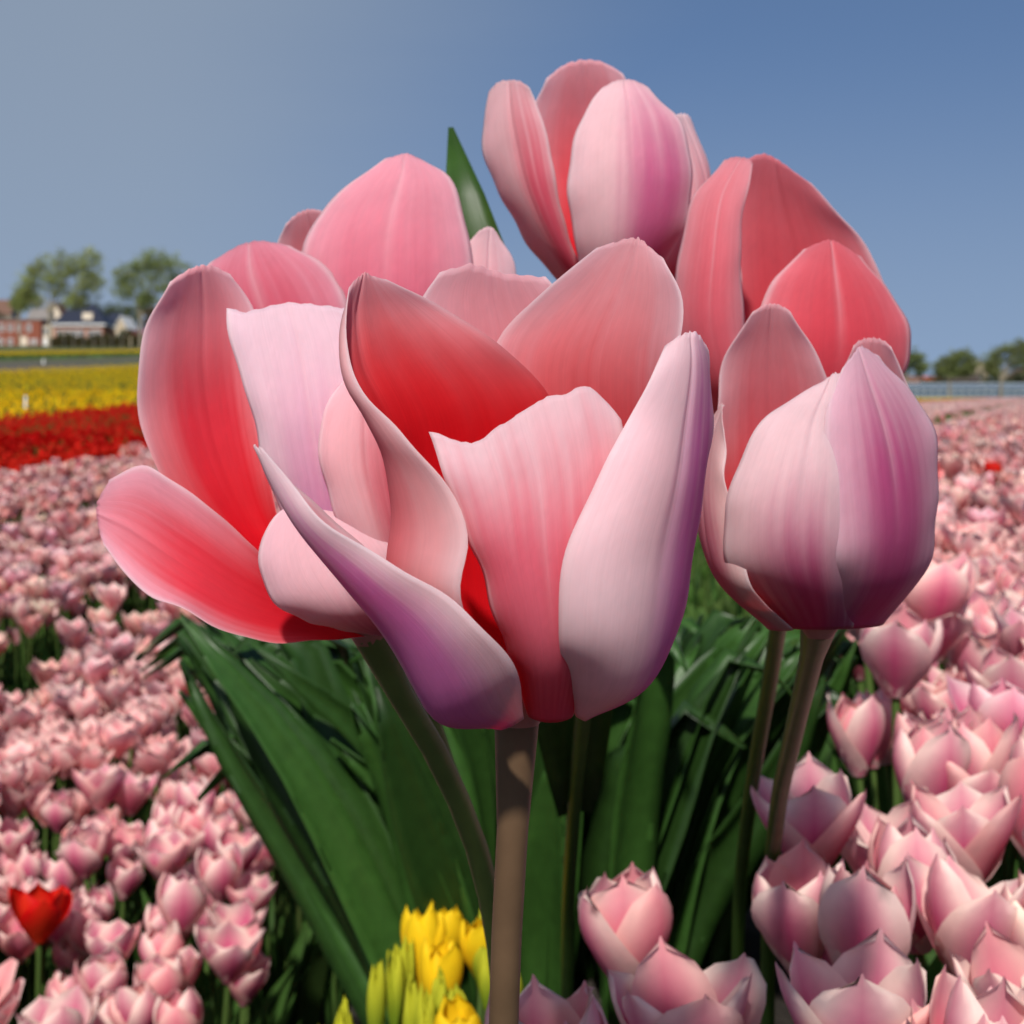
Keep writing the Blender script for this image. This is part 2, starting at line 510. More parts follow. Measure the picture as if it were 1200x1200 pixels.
# ------------------------------------------------------------------ the close group of tulips
s_front = dict(mid=srgb(228, 112, 132), base=srgb(204, 66, 98), w0=.7, w1=1.7, v0=.58, v1=1.08, k=1, kb=.8)
s_right = dict(mid=srgb(214, 116, 188), w0=.05, w1=.66, v0=.7, v1=1.1, off=-.45, k=.95, kb=.15)
s_left = dict(mid=srgb(224, 128, 196), w0=.22, w1=.62, v0=.55, v1=1.0, off=-.36, k=1, kb=.05)
s_cup = dict(mid=SALMON, margin=srgb(244, 190, 194), base=CORAL, w0=.5, w1=1.0, v0=.45, v1=1.0, r0=.5, r1=1.05, kb=.5, coral=srgb(240, 92, 98), ibase=srgb(226, 18, 30))
s_back = dict(mid=ROSE, r0=.42, r1=.88, coral=srgb(244, 134, 140))
main = [
    dict(L=[(618, 838, -1.3), (588, 740, -3.0), (550, 640, -3.3), (522, 560, -3.2), (502, 507, -3.0)],
         R=[(672, 838, -1.3), (700, 740, -2.6), (722, 640, -3.0), (738, 560, -2.9), (728, 492, -2.8)],
         b=[.6, .9, .8, .5, .2], s=s_front, tip=[(0, .05), (.2, -.3), (.4, .1), (.6, .5), (.88, .72), (1, 0)]),
    dict(L=[(674, 838, -1.3), (655, 740, -3.9), (662, 650, -4.1), (705, 550, -3.8), (756, 455, -3.0), (780, 404, -2.3)],
         R=[(682, 842, -.8), (762, 790, -.8), (806, 685, -.2), (824, 565, 0), (836, 455, -.3), (830, 410, -1.2)],
         b=[.3, 1.2, 1.3, 1.2, .7, .2], s=s_right, d=(.35, -1, 0)),
    dict(L=[(596, 838, -.3), (545, 765, -.6), (484, 690, -1.0), (424, 640, -1.6), (352, 574, -2.4), (302, 526, -3.1)],
         R=[(614, 842, -2.0), (600, 775, -3.7), (545, 715, -4.1), (470, 668, -4.1), (375, 604, -3.7), (306, 524, -3.3)],
         b=[.4, 1.5, 1.25, .85, .5, .08], s=s_left, d=(-.8, -.15, -.55), tip=[(0, 0), (.5, .1), (1, 0)]),
    dict(L=[(612, 832, -1.4), (540, 700, -3.9), (547, 632, -3.8), (522, 567, -3.5), (474, 508, -3.0), (428, 462, -2.2), (403, 400, -1.2), (412, 338, -.5)],
         R=[(630, 820, .5), (662, 700, 1.5), (662, 600, 2), (658, 505, 2.3), (640, 458, 2.1), (590, 409, 1.6), (522, 362, 1.0), (452, 327, .2)],
         b=[.3, 2.0, 2.4, 2.4, 2.1, 1.6, .9, .15], s=s_cup, d=(-1, 0, 0)),
    dict(L=[(620, 820, .5), (600, 650, 3.0), (585, 520, 4.0), (580, 408, 4.2), (636, 342, 4.2), (700, 290, 3.8)],
         R=[(660, 825, 0), (770, 700, 1.5), (790, 560, 2), (795, 450, 2.0), (798, 350, 2.2), (776, 302, 3.0)],
         b=[.3, 1.2, 1.4, 1.2, .8, .2], s=s_back, d=(.4, 1, 0)),
    dict(L=[(600, 820, 1), (520, 650, 3.5), (490, 500, 4.6), (490, 360, 4.9), (516, 318, 4.9)],
         R=[(650, 820, 1.5), (700, 650, 4.5), (705, 500, 5.4), (695, 390, 5.5), (640, 325, 5.3)],
         b=[.3, 1.0, 1.0, .6, .1], s=dict(s_back, coral=srgb(246, 146, 156)), d=(0, 1, 0), tip=[(0, 0), (.25, .25), (.6, .05), (1, 0)]),
]
close_tulip(.32, (628, 845), (610, 600), main, [(606, 838, 0), (605, 900, 0), (599, 1000, 0.2), (590, 1200, .8), (592, 1900, 3)],
            'open pink tulip with white-edged petals and deep red heart, before the other blooms', stem_c=srgb(110, 86, 64), rad=.0032)

soft = dict(mid=srgb(206, 120, 176), margin=srgb(240, 214, 226), w0=.2, w1=.9, v0=.25, v1=.8, k=.8)
left1 = [
    dict(L=[(385, 705, 0), (320, 662, -1), (275, 620, -1.5), (220, 575, -1.5), (168, 545, -1), (128, 562, -.6)],
         R=[(430, 746, -.5), (350, 752, -2.5), (280, 744, -3), (215, 717, -3), (160, 685, -2.2), (122, 640, -1.2)],
         b=[.2, .5, .7, .7, .5, .2], d=(0, .6, -.6), s=dict(coral=srgb(228, 66, 84), iedge=srgb(240, 178, 194), r0=.1, r1=.8)),
    dict(L=[(430, 742, -1.5), (352, 725, -3.5), (308, 685, -3.8), (305, 635, -3.6), (330, 600, -3.2)],
         R=[(480, 742, -1.5), (480, 700, -3.0), (475, 650, -3.4), (445, 612, -3.3), (400, 594, -3.0)],
         b=[.3, .9, .9, .6, .2], s=dict(mid=srgb(186, 96, 140), margin=srgb(236, 196, 206), w0=.0, w1=.8, v0=.1, v1=.6, kb=.6)),
    dict(L=[(380, 720, 0), (260, 640, 1), (190, 560, 1.5), (162, 470, 1.8), (168, 390, 1.8), (200, 330, 1.6)],
         R=[(400, 720, .5), (330, 620, 2.0), (312, 520, 2.6), (305, 430, 3), (300, 370, 3), (270, 322, 2.6)],
         b=[.2, .8, 1, 1, .6, .2], d=(0, 1, 0), s=dict(coral=srgb(226, 70, 88), r0=.2, r1=.9)),
    dict(L=[(400, 735, -1), (345, 640, -2.2), (315, 560, -2.5), (290, 470, -2.5), (268, 390, -2.2), (266, 362, -2.0)],
         R=[(440, 735, -1), (445, 640, -2.4), (445, 560, -2.6), (440, 470, -2.4), (432, 400, -2.0), (415, 362, -1.9)],
         b=[.2, .7, .8, .7, .4, .1], s=dict(soft, v0=.3, v1=1.0), tip=[(0, 0), (.15, -.1), (.5, .2), (1, 0)]),
    dict(L=[(440, 740, -2), (420, 660, -3.2), (374, 545, -3.6), (378, 490, -3.5), (404, 442, -3.1)],
         R=[(500, 740, -1.5), (500, 650, -2.6), (492, 560, -2.8), (480, 490, -2.8), (450, 445, -2.8)],
         b=[.2, .5, .6, .5, .1], s=dict(mid=srgb(206, 70, 96), margin=srgb(238, 190, 198), base=srgb(190, 50, 80), off=-.5, w0=.1, w1=.9, v0=.5, v1=1.1)),
    dict(L=[(390, 720, 1), (340, 600, 3), (335, 470, 4), (345, 385, 4)], R=[(440, 720, 1), (480, 600, 3), (485, 470, 4), (450, 385, 4)],
         b=[.2, .8, .8, .2], d=(0, 1, 0), s={}),
]
close_tulip(.41, (430, 745), (385, 580), left1, [(432, 738, 0), (462, 800, 1), (520, 900, 3), (566, 1020, 6), (590, 1180, 9), (600, 1600, 10)],
            'wide open rose tulip whose lowest petal folds flat outward, beside the white-edged one', rad=.0034)

left2 = [
    dict(L=[(400, 520, 0), (370, 440, -1), (352, 350, -1.5), (364, 268, -1.2), (408, 215, -.8), (452, 188, -.5)],
         R=[(480, 520, 0), (545, 430, -1), (558, 340, -1.4), (547, 265, -1), (528, 212, -.6), (496, 187, -.4)],
         b=[.3, 1.2, 1.4, 1.2, .7, .2], s=dict(mid=srgb(226, 108, 136), margin=srgb(238, 172, 188), w0=.3, w1=1.1, v0=.4, v1=1.1, k=.8)),
    dict(L=[(380, 520, -.5), (280, 450, -1.5), (226, 395, -2), (216, 350, -2), (246, 310, -1.6)],
         R=[(430, 520, -.5), (424, 440, -2.5), (412, 372, -2.8), (392, 322, -2.4), (340, 288, -1.8)],
         b=[.3, 1, 1, .7, .2], s=dict(mid=srgb(214, 76, 104), margin=srgb(234, 158, 176), w0=.3, w1=1.1, v0=.5, v1=1.2)),
    dict(L=[(470, 520, 1), (520, 430, 1), (535, 350, .8), (545, 292, .6), (562, 270, .5)],
         R=[(500, 520, 1), (580, 440, 1.5), (604, 370, 1.4), (602, 310, 1.2), (586, 275, .9)],
         b=[.2, .6, .6, .4, .1], s=dict(mid=ROSE)),
    dict(L=[(390, 500, 2), (330, 400, 3), (320, 310, 3.2), (335, 262, 3)], R=[(440, 500, 2), (440, 400, 3), (430, 300, 3.2), (385, 250, 3)],
         b=[.2, .8, .8, .2], d=(0, 1, 0), s={}),
    dict(L=[(410, 500, 2), (400, 400, 4), (410, 300, 4.4), (440, 235, 4)], R=[(470, 500, 2), (520, 400, 3.6), (540, 300, 3.8), (510, 235, 3.6)],
         b=[.2, .8, .8, .2], d=(0, 1, 0), s={}),
]
close_tulip(.52, (440, 520), (440, 350), left2, [(440, 512, 0), (452, 640, 2), (510, 860, 6), (580, 1060, 10), (606, 1350, 12)],
            'tall rose tulip with broad rounded petals rising behind the two open pink blooms', rad=.0034)

right1 = [
    dict(L=[(960, 736, -1), (972, 650, -3.3), (966, 560, -3.3), (968, 480, -2.8), (988, 430, -2.2)],
         R=[(1035, 732, 0), (1088, 660, 0), (1100, 560, .2), (1084, 480, 0), (1030, 418, -.8)],
         b=[.3, 1.1, 1.2, .8, .2], s=dict(mid=srgb(188, 66, 132), margin=srgb(238, 196, 212), w0=.15, w1=1.0, v0=.55, v1=1.05, kb=.7)),
    dict(L=[(915, 735, -1), (852, 660, -2.6), (848, 600, -3), (866, 545, -3), (900, 485, -2.7), (955, 452, -2.3)],
         R=[(1000, 735, -1), (1010, 650, -2.6), (1010, 580, -2.8), (1005, 520, -2.6), (998, 470, -2.4), (985, 440, -2.2)],
         b=[.3, .9, 1, .8, .4, .1], s=dict(mid=srgb(190, 66, 128), margin=srgb(244, 216, 222), base=srgb(172, 52, 108), w0=.05, w1=1.0, v0=.25, v1=.75, kb=.9)),
    dict(L=[(900, 735, 0), (836, 660, 0), (818, 585, .3), (822, 525, .6), (838, 485, .8)],
         R=[(930, 738, -1.5), (884, 690, -2.9), (864, 625, -2.9), (852, 565, -2.5), (848, 505, -1.7)],
         b=[.3, .6, .6, .4, .1], d=(-.7, -.7, 0), s=dict(mid=srgb(206, 110, 140), margin=srgb(240, 204, 204))),
    dict(L=[(900, 720, 1), (845, 600, 2), (838, 500, 2.4), (850, 420, 2.2), (882, 366, 1.8)],
         R=[(980, 720, 1), (988, 600, 2), (982, 500, 2.4), (962, 425, 2.2), (926, 364, 1.9)],
         b=[.3, 1, 1, .6, .1], d=(0, 1, 0), s=dict(coral=srgb(230, 120, 130), iedge=srgb(240, 186, 192), r0=.3, r1=.75)),
    dict(L=[(960, 720, 2), (962, 600, 3), (975, 480, 3.5), (1000, 405, 3.2)], R=[(1040, 720, 2), (1085, 600, 2.6), (1080, 500, 3), (1045, 405, 2.8)],
         b=[.3, .8, .8, .2], d=(0, 1, 0), s={}),
]
close_tulip(.42, (960, 738), (955, 570), right1, [(960, 730, 0), (950, 775, 3), (930, 860, 12), (910, 960, 26), (900, 1120, 42)],
            'goblet-shaped tulip with magenta base and pale tips, under the coral red tulip', rad=.0034)

right2 = [
    dict(L=[(880, 520, 0), (800, 450, -1), (785, 380, -1.4), (797, 300, -1.2), (812, 230, -.8), (848, 188, -.4)],
         R=[(930, 520, -.5), (892, 450, -2.2), (872, 380, -2.4), (868, 320, -2.2), (872, 250, -1.6), (882, 192, -.8)],
         b=[.3, .9, 1, .9, .5, .1], s=dict(mid=srgb(224, 100, 116), margin=srgb(236, 160, 170), w0=.2, w1=1.1, v0=.5, v1=1.2)),
    dict(L=[(900, 520, 1), (850, 430, 2.5), (842, 330, 3), (850, 240, 3), (872, 188, 2.6)],
         R=[(960, 520, 1), (1030, 450, 2), (1046, 380, 2.6), (1016, 290, 2.8), (950, 215, 2.6)],
         b=[.3, 1, 1.1, .7, .2], d=(0, 1, 0), s=dict(coral=srgb(228, 92, 104), iedge=srgb(234, 140, 150))),
    dict(L=[(920, 520, -1), (900, 460, -2), (884, 400, -2.5), (902, 335, -2.2), (942, 292, -1.6)],
         R=[(980, 520, -.5), (1036, 470, -.6), (1066, 420, -.4), (1056, 360, -.2), (1008, 302, -.6)],
         b=[.3, .9, 1, .6, .1], s=dict(mid=srgb(222, 74, 90), margin=srgb(232, 130, 142), w0=.3, w1=1.2, v0=.5, v1=1.3)),
    dict(L=[(900, 510, 1), (820, 420, 1.6), (800, 330, 2), (815, 250, 2)], R=[(930, 510, 1.5), (880, 420, 3), (870, 330, 3.2), (860, 220, 3)],
         b=[.3, .8, .8, .2], d=(0, 1, 0), s={}),
]
close_tulip(.52, (925, 520), (930, 360), right2, [(925, 512, 0), (925, 620, 2), (905, 780, 14), (880, 930, 28), (865, 1100, 42)],
            'coral red tulip with outspread petals above and behind the magenta-based goblet tulip', rad=.0034)

right3 = [
    dict(L=[(680, 360, 0), (622, 290, -.5), (582, 222, -.6), (565, 160, -.4), (572, 108, 0)],
         R=[(700, 360, -.5), (672, 290, -2), (652, 220, -2.4), (642, 160, -2.2), (622, 104, -1.4)],
         b=[.3, .7, .8, .5, .1], s=dict(mid=srgb(214, 70, 100), margin=srgb(238, 196, 202), off=-.4, w0=.1, w1=.8, v0=.5, v1=1.2)),
    dict(L=[(690, 360, -1), (674, 290, -2.6), (666, 220, -3), (674, 155, -2.8), (705, 104, -2)],
         R=[(740, 360, -1), (790, 290, -2.4), (812, 220, -2.6), (800, 150, -2.2), (760, 102, -1.6)],
         b=[.3, .9, 1, .7, .2], s=dict(mid=srgb(204, 88, 146), margin=srgb(242, 208, 214), off=-.45, w0=.1, w1=.9, v0=.5, v1=1.2)),
    dict(L=[(670, 360, 1), (622, 250, 3), (612, 170, 3.4), (640, 92, 3.2)], R=[(740, 360, 1), (770, 250, 3), (772, 170, 3.4), (730, 86, 3.2)],
         b=[.3, 1, 1, .2], d=(0, 1, 0), s={}),
    dict(L=[(730, 360, 0), (775, 290, .5), (790, 220, 1), (785, 145, 1)], R=[(750, 360, .5), (816, 300, 2), (832, 220, 2.6), (812, 145, 2.4)],
         b=[.3, .6, .6, .2], d=(.7, -.5, 0), s=dict(mid=srgb(220, 96, 120))),
]
lp = lambda pts, D: [P(a, b, D + c / 100) for a, b, c in pts]
green = (.030, .075, .010)
right3_leaves = [
    (lp([(676, 935, 23), (655, 700, 10), (585, 400, 4), (547, 250, 4), (528, 150, 6)], .57), .020, (1, .2, 0), .3, green),
    (lp([(674, 950, 24), (640, 700, 16), (540, 420, 9), (480, 260, 9), (458, 205, 11)], .58), .018, (1, .1, 0), .3, green),
]
close_tulip(.56, (710, 360), (690, 220), right3, [(710, 352, 0), (705, 500, 1), (690, 760, 10), (672, 960, 26), (665, 1120, 40)],
            'highest pink tulip with striped petals and a long green leaf beside its bloom', rad=.0034, leaves=right3_leaves)


# leafy plants without blooms that stand behind the close tulips, their leaves arching outwards
def leafy_plant(root_px, y, tips, label, group, colour, wid, seed):
    r = np.random.default_rng(seed)
    x = (root_px - 600) / F * y
    z = float(soil_z(x, y)) - .01
    base = np.array((x, y, z))
    root = thing('tulip_plant', label, 'plant', tuple(base), group=group)
    for tx, ty in tips:
        tip = P(tx, ty, y + r.uniform(-.10, .16)) - base
        h = tip[2]
        out = np.array((tip[0], tip[1], 0))
        d = out / (np.linalg.norm(out) + 1e-6)
        bow = r.uniform(.7, 1.35)
        pts = [d * .01, out * .24 * bow + (0, 0, h * .38), out * .58 * bow + (0, 0, h * .76), tip]
        if r.random() < .3: pts.append(tip + d * .05 + (0, 0, -.035))
        side = np.array((h, r.normal(0, .45), -tip[0] * .7))
        V, Fq, C = leaf_np(pts, wid * r.uniform(.55, 1.15), side, .5, np.asarray(colour) * r.uniform(.6, 1.5), .004, r.uniform(0, 6))
        obj('leaf', mesh_np('leaf', V, Fq, C, M_leaf, True, leaf_uv), root)
    return root


rr = np.random.default_rng(3)
npl = 46
for i in range(npl):
    f = (i + .5) / npl * 2 - 1
    y = 1.24 + .75 * ((i * 0.618) % 1)
    tips = []
    for k in range(12):
        tx = 607 + 395 * np.clip(f * 1.02 + rr.normal(0, .10), -1, 1)
        low = 606 + math.sqrt(max(452 ** 2 - (tx - 607) ** 2, 0))
        tips.append((tx, 715 + (low - 715) * min(abs(rr.normal(0, .33)), .85)))
    leafy_plant(607 + f * (45 if f < 0 else 210), y, tips, 'tulip plant with broad dark green leaves and no bloom, behind the close pink tulips',
                'green plants behind the close tulips', (.026, .072, .012), .025, i)


# ------------------------------------------------------------------ field tulips
def tulip_proto(kind, seed, lod):
    """Returns dict part -> list of (V, F, C) in local space, foot at the origin."""
    r = np.random.default_rng(seed)
    parts = dict(petal=[], stem=[], leaf=[])
    H = dict(pink=.37, red=.33, yellow=.33, bud=.31, green=.29)[kind]
    Rm = dict(pink=.027, red=.027, yellow=.024, bud=.0115, green=.0105)[kind]
    fl = dict(pink=.064, red=.056, yellow=.056, bud=.05, green=.045)[kind]
    openn = dict(pink=r.uniform(-.05, .5) if seed % 30 else .85, red=r.uniform(-.05, .4), yellow=r.uniform(-.15, .05), bud=-.2, green=-.2)[kind]
    nv, nu = ((10, 7), (5, 3), (3, 2), (2, 2))[lod]
    lean = r.uniform(-.03, .03, 2)
    top = np.array((lean[0], lean[1], H))
    npet = (6, 6, 6, 4)[lod]
    for k in range(npet):
        inn = k % 2
        a0 = k * 2 * math.pi / npet + r.uniform(-.15, .15)
        op = openn * r.uniform(.6, 1.25) - (.12 if inn else 0)
        ln = fl * r.uniform(.88, 1.1)
        v = np.linspace(0, 1, nv)
        rad = Rm * (.25 + .85 * np.sin(np.clip(v * 1.9, 0, math.pi / 2))) * (1 - .12 * inn) + op * .022 * v ** 2.2 - (.30 * Rm * v ** 3 if op < .3 else 0)
        hw = Rm * 1.05 * np.sin(np.clip(v * .84 + .16, 0, 1) * math.pi) ** .52 * (1.08 - .12 * v) + (.0022 if lod == 0 else .0008)
        if lod >= 2: hw = hw * 1.15 + .004
        zz = ln * (v - .12 * max(op, 0) * v ** 3)
        u = np.linspace(-1, 1, nu)
        ang = a0 + (u[None] * hw[:, None]) / np.maximum(rad[:, None], .012)
        curl = (np.abs(u[None]) ** 2) * .0035 * (r.uniform(-1.3, -.2) if r.random() < .8 else 1.0) * v[:, None]
        G = np.stack([np.cos(ang) * (rad[:, None] + curl), np.sin(ang) * (rad[:, None] + curl), np.broadcast_to(zz[:, None], ang.shape) - .004 * np.abs(u[None]) * v[:, None]], -1)
        G = G + r.normal(0, (.0, .0007, .001, .001)[lod], G.shape) * (v[:, None, None] > .2) + top
        if lod == 0: G[..., 2] += (.0008 * np.sin(u * 5 + a0 * 3)[None] * v[:, None] ** 3)
        w = np.broadcast_to(np.abs(u)[None], (nv, nu)); vg = np.broadcast_to(v[:, None], (nv, nu))
        if kind == 'pink':
            c = mix(srgb(214, 92, 136) if lod == 0 else srgb(238, 146, 156), srgb(250, 222, 212), np.clip(smooth(.0, .9, w) * .8 + .4 * smooth(.45, 1, vg), 0, 1)) if nu > 2 else mix(srgb(236, 150, 156), srgb(250, 214, 204), vg)
            if r.random() < .35: c = mix(c, srgb(240, 140, 140), .35 * np.ones_like(vg))
        elif kind == 'red':
            c = mix(srgb(232, 70, 34), srgb(206, 14, 14), smooth(.0, .7, vg) * .6 + .4 * smooth(.0, .7, w))
        elif kind == 'yellow':
            c = mix(srgb(214, 176, 30), srgb(250, 212, 30), smooth(0, .5, vg))
        elif kind == 'green':
            c = mix(np.array((.05, .11, .02)), np.array((.09, .16, .035)), vg)
        else:
            c = mix(srgb(120, 146, 36), srgb(196, 196, 50), smooth(.1, .9, vg))
        parts['petal'].append((G.reshape(-1, 3), grid_faces(nv, nu), c.reshape(-1, 3)))
    path = np.array([(0, 0, 0), (lean[0] * .3, lean[1] * .3, H * .5), top + (0, 0, .004)])
    V, Fq = tube_np(crom(path, 4 if lod < 2 else 2), .0032, (8, 4, 3, 3)[lod])
    parts['stem'].append((V, Fq, np.broadcast_to(np.array((.10, .17, .04)), V.shape)))
    for k in range((3, 2, 1, 1)[lod]):
        a = r.uniform(0, 6.28) + k * 2.6
        d = np.array((math.cos(a), math.sin(a), 0)); s = np.array((-d[1], d[0], 0))
        m = (9, 5, 3, 2)[lod]
        v = np.linspace(0, 1, m)
        L = H * r.uniform(.7, .95); sp = r.uniform(.05, .11)
        p = d * (.008 + sp * v[:, None] ** 1.8) + np.array((0, 0, 1)) * (L * (v - .12 * v ** 3))[:, None]
        w = .017 * np.sin(np.clip(v * .85 + .15, 0, 1) * math.pi) ** .7 + .001
        if lod >= 2: w = w * 1.5 + .004
        u = np.array((-1, 0, 1.)) if lod < 2 else np.array((-1, 1.))
        G = p[:, None] + s * (w[:, None] * u)[..., None] + d * (-.35 * w[:, None] * (np.abs(u) - 1))[..., None] * -1
        base = np.array((.055, .125, .025)) if kind != 'yellow' and kind != 'bud' else np.array((.10, .19, .045))
        parts['leaf'].append((G.reshape(-1, 3), grid_faces(m, len(u)), np.broadcast_to(base * r.uniform(.7, 1.3), (G.size // 3, 3))))
    return parts


def flat(parts):
    m = Merge()
    for k in parts:
        for V, Fq, C in parts[k]: m.add(V, Fq, C)
    return np.concatenate(m.V), np.concatenate(m.F), np.concatenate(m.C)


NVAR = 10
PROTO = {(k, l): [tulip_proto(k, 100 * l + 10 * i + len(k), l) for i in range(NVAR)] for k in ('pink', 'red', 'yellow', 'bud', 'green') for l in range(4)}
FLAT = {k: [flat(p) for p in v] for k, v in PROTO.items()}


def plant_stuff(name, kind, spec, label, cat='tulips'):
    """spec: rows of x, y, scale, rot, lod. One object: the tulips beyond those that are built singly."""
    if not len(spec): return
    r = np.random.default_rng(len(spec))
    Vs, Fs, Cs, n = [], [], [], 0
    var = r.integers(0, NVAR, len(spec))
    for lod in range(4):
        for i in range(NVAR):
            sel = spec[(var == i) & (spec[:, 4] == lod)]
            if not len(sel): continue
            V, Fq, C = FLAT[(kind, lod)][i]
            k = len(sel)
            ca, sa = np.cos(sel[:, 3])[:, None], np.sin(sel[:, 3])[:, None]
            s = sel[:, 2][:, None]
            x = (V[None, :, 0] * ca - V[None, :, 1] * sa) * s
            y = (V[None, :, 0] * sa + V[None, :, 1] * ca) * s
            z = V[None, :, 2] * np.minimum(0.5 + .5 * s, 1.12) * r.normal(1, .045, (k, 1))
            tx, ty = r.normal(0, .06, (2, k, 1))
            x = x + z * tx; y = y + z * ty
            W = np.stack([x + sel[:, 0][:, None], y + sel[:, 1][:, None], z + soil_z(sel[:, 0], sel[:, 1])[:, None]], -1)
            Vs.append(W.reshape(-1, 3))
            Fs.append((Fq[None] + (np.arange(k) * len(V))[:, None, None]).reshape(-1, 4) + n)
            br = r.normal(1, .11, (k, 1, 1))
            hue = 1 + r.normal(0, .05, (k, 1, 3))
            Cs.append((C[None] * br * hue).reshape(-1, 3))
            n += k * len(V)
    me = mesh_np(name, np.concatenate(Vs), np.concatenate(Fs), np.concatenate(Cs), M_plant)
    return tag(obj(name, me), label, cat, kind='stuff')


PM = {}
def part_meshes(kind, lod, i):
    if (kind, lod, i) not in PM:
        p = PROTO[(kind, lod)][i]
        d = {k: [mesh_np(k, V, Fq, C, M_plant) for V, Fq, C in p[k]] for k in p}
        mb = Merge()
        for V, Fq, C in p['petal']: mb.add(V, Fq, C)
        d['bloom'] = [mb.mesh('bloom', M_plant)]
        V, Fq, C = FLAT[(kind, lod)][i]
        d['all'] = mesh_np('tulip', V, Fq, C, M_plant)
        PM[(kind, lod, i)] = d
    return PM[(kind, lod, i)]


def single_tulip(x, y, s, rot, kind, detail, label, group, tilt=(0, 0)):
    i = random.randrange(NVAR)
    z = float(soil_z(x, y))
    nm = {'bud': 'tulip_bud', 'pink': 'pink_tulip', 'red': 'red_tulip', 'yellow': 'yellow_tulip'}[kind]
    if detail == 0:
        o = obj(nm, part_meshes(kind, 1, i)['all'], None, (x, y, z), rot)
        tag(o, label, 'tulip', group)
    else:
        o = thing(nm, label, 'tulip', (x, y, z), rot, group)
        d = part_meshes(kind, 0 if detail == 2 else 1, i)
        for part in (('petal',) if detail == 2 else ('bloom',)) + ('stem', 'leaf'):
            for me in d[part]: obj(part, me, o)
    o.rotation_euler = (tilt[0], tilt[1], rot)
    o.scale = (s, s, (.5 + .5 * s) * (1.17 if kind == 'pink' and y < .62 else 1.0))
    return o


def jitter_grid(x0, x1, y0, y1, step, r, jit=.42):
    nx, ny = int((x1 - x0) / step) + 1, int((y1 - y0) / step) + 1
    A, B = np.meshgrid(np.arange(nx), np.arange(ny))
    A = x0 + (A + .5 * (B % 2) + r.uniform(-jit, jit, A.shape)) * step
    B = y0 + (B + r.uniform(-jit, jit, B.shape)) * step
    return A.ravel(), B.ravel()


def in_view(x, y, hgt=.40):
    """Shown in the photograph: inside the frame and not behind the close group."""
    px = 600 + F * x / y
    py = HZ - F * (soil_z(x, y) + hgt) / y
    return (px > -15) & (px < 1215) & (py < 1330) & (np.hypot(px - 607, py - 606) > 452)


r = np.random.default_rng(21)
beds = {}


def plant_bed(key, x, y, lods=(3.2, 9, 22), ls=0.0):
    d = np.asarray(y)
    lod = np.where(d < 1.35, 0, np.maximum(np.digitize(d, lods), 1))
    beds.setdefault(key, []).append(np.stack([x, y, r.normal(1.0, .14, len(x)).clip(.7, 1.35), r.uniform(0, 6.28, len(x)), lod], 1))


# left: strips that run forward and a little to the right
S = .17
BL = [(-1.70, -.66, 'pink'), (-3.03, -2.0, 'pink'), (-4.2, -3.3, 'pink'), (-5.2, -4.3, 'red'), (-6.45, -5.55, 'red'), (-7.9, -6.85, 'red')]
for c0, c1, kind in BL:
    x, y = jitter_grid(c0, c1, .9, 24, .061 if kind == 'pink' else .072, r)
    xx = x + S * y
    edge = .05 * np.sin(y * 3.1 + c0 * 5) + .03 * np.sin(y * 7.7)
    k = (x > c0 + edge) & (x < c1 + edge) & (xx > -.60 * y - .25) & (xx < .10 * y) & (y > 1.15)
    plant_bed('left_' + kind, xx[k], y[k], (2.4, 6, 13))
c = -8.3
while c > -21:
    x, y = jitter_grid(c - .98, c, 8, 62, .125, r)
    xx = x + S * y
    k = (xx > -.52 * y) & (xx < -.14 * y)
    plant_bed('left_yellow', xx[k], y[k], (2, 6, 26))
    beds['left_yellow'][-1][:, 2] *= .86
    c -= 1.35
x, y = jitter_grid(-54, -41, 60, 150, .42, r)
xx = x + S * y
k = (np.abs(xx) < .45 * y) & (xx < -.08 * y)
plant_bed('far_yellow', xx[k], y[k], (1, 2, 3))
beds['far_yellow'][-1][:, 2] *= 2.4

# right: one broad pink field with a narrow gap, red and yellow strips beyond
for y0, y1, st in ((.50, 1.3, .050), (1.3, 2.6, .058), (2.6, 6, .070), (6, 20, .096), (20, 75, .20), (75, 195, .50)):
    x, y = jitter_grid(.005, .46 * y1, y0, y1, st, r)
    cc = x - .35 * y
    gap = (cc < -1.02 + .1 * np.sin(y)) & (cc > -1.45)
    k = (x < .46 * y + .2) & (x > .015 * y) & ~gap & (cc > -4.25) & ~((y > .71 + 1.3 * np.maximum(0, x / y - .06)) & (y < 5.5) & (x < .235 * y)) & (y < y1)
    k &= ~((x < .05) & (y < .60)) & ((y > .92) | (x > .36 * y))
    for ax, ay, bx, by in ((.084, .42, .14, .84), (.094, .52, .138, .94), (.034, .56, .035, .96)):      # room for the leaning stems
        tt = np.clip(((x - ax) * (bx - ax) + (y - ay) * (by - ay)) / ((bx - ax) ** 2 + (by - ay) ** 2), 0, 1.05)
        k &= np.hypot(x - ax - tt * (bx - ax), y - ay - tt * (by - ay)) > .042
    top = soil_z(x, y) + np.where(y < .62, .49, .43)
    k &= (y > 2) | (np.hypot(600 + F * x / y - 607, HZ - F * top / y - 606) > 428)     # the green plants have this ground
    plant_bed('right_pink', x[k], y[k], (1.9, 4.6, 17))
    if st > .15: beds['right_pink'][-1][:, 2] *= 1.45 if st < .3 else 2.6
for kind, a, b in (('red', -7.0, -4.3), ('yellow', -28, -7.0)):
    x, y = jitter_grid(-5, 75, 30, 190, .46, r)
    cc = x - .35 * y
    k = (cc < b) & (cc > a) & (x > .2 * y) & (x < .42 * y)
    plant_bed('right_' + kind, x[k], y[k], (1, 2, 3))
    beds['right_' + kind][-1][:, 2] *= 2.6
x, y = jitter_grid(-.5, 1.6, 2.25, 5.6, .085, r)
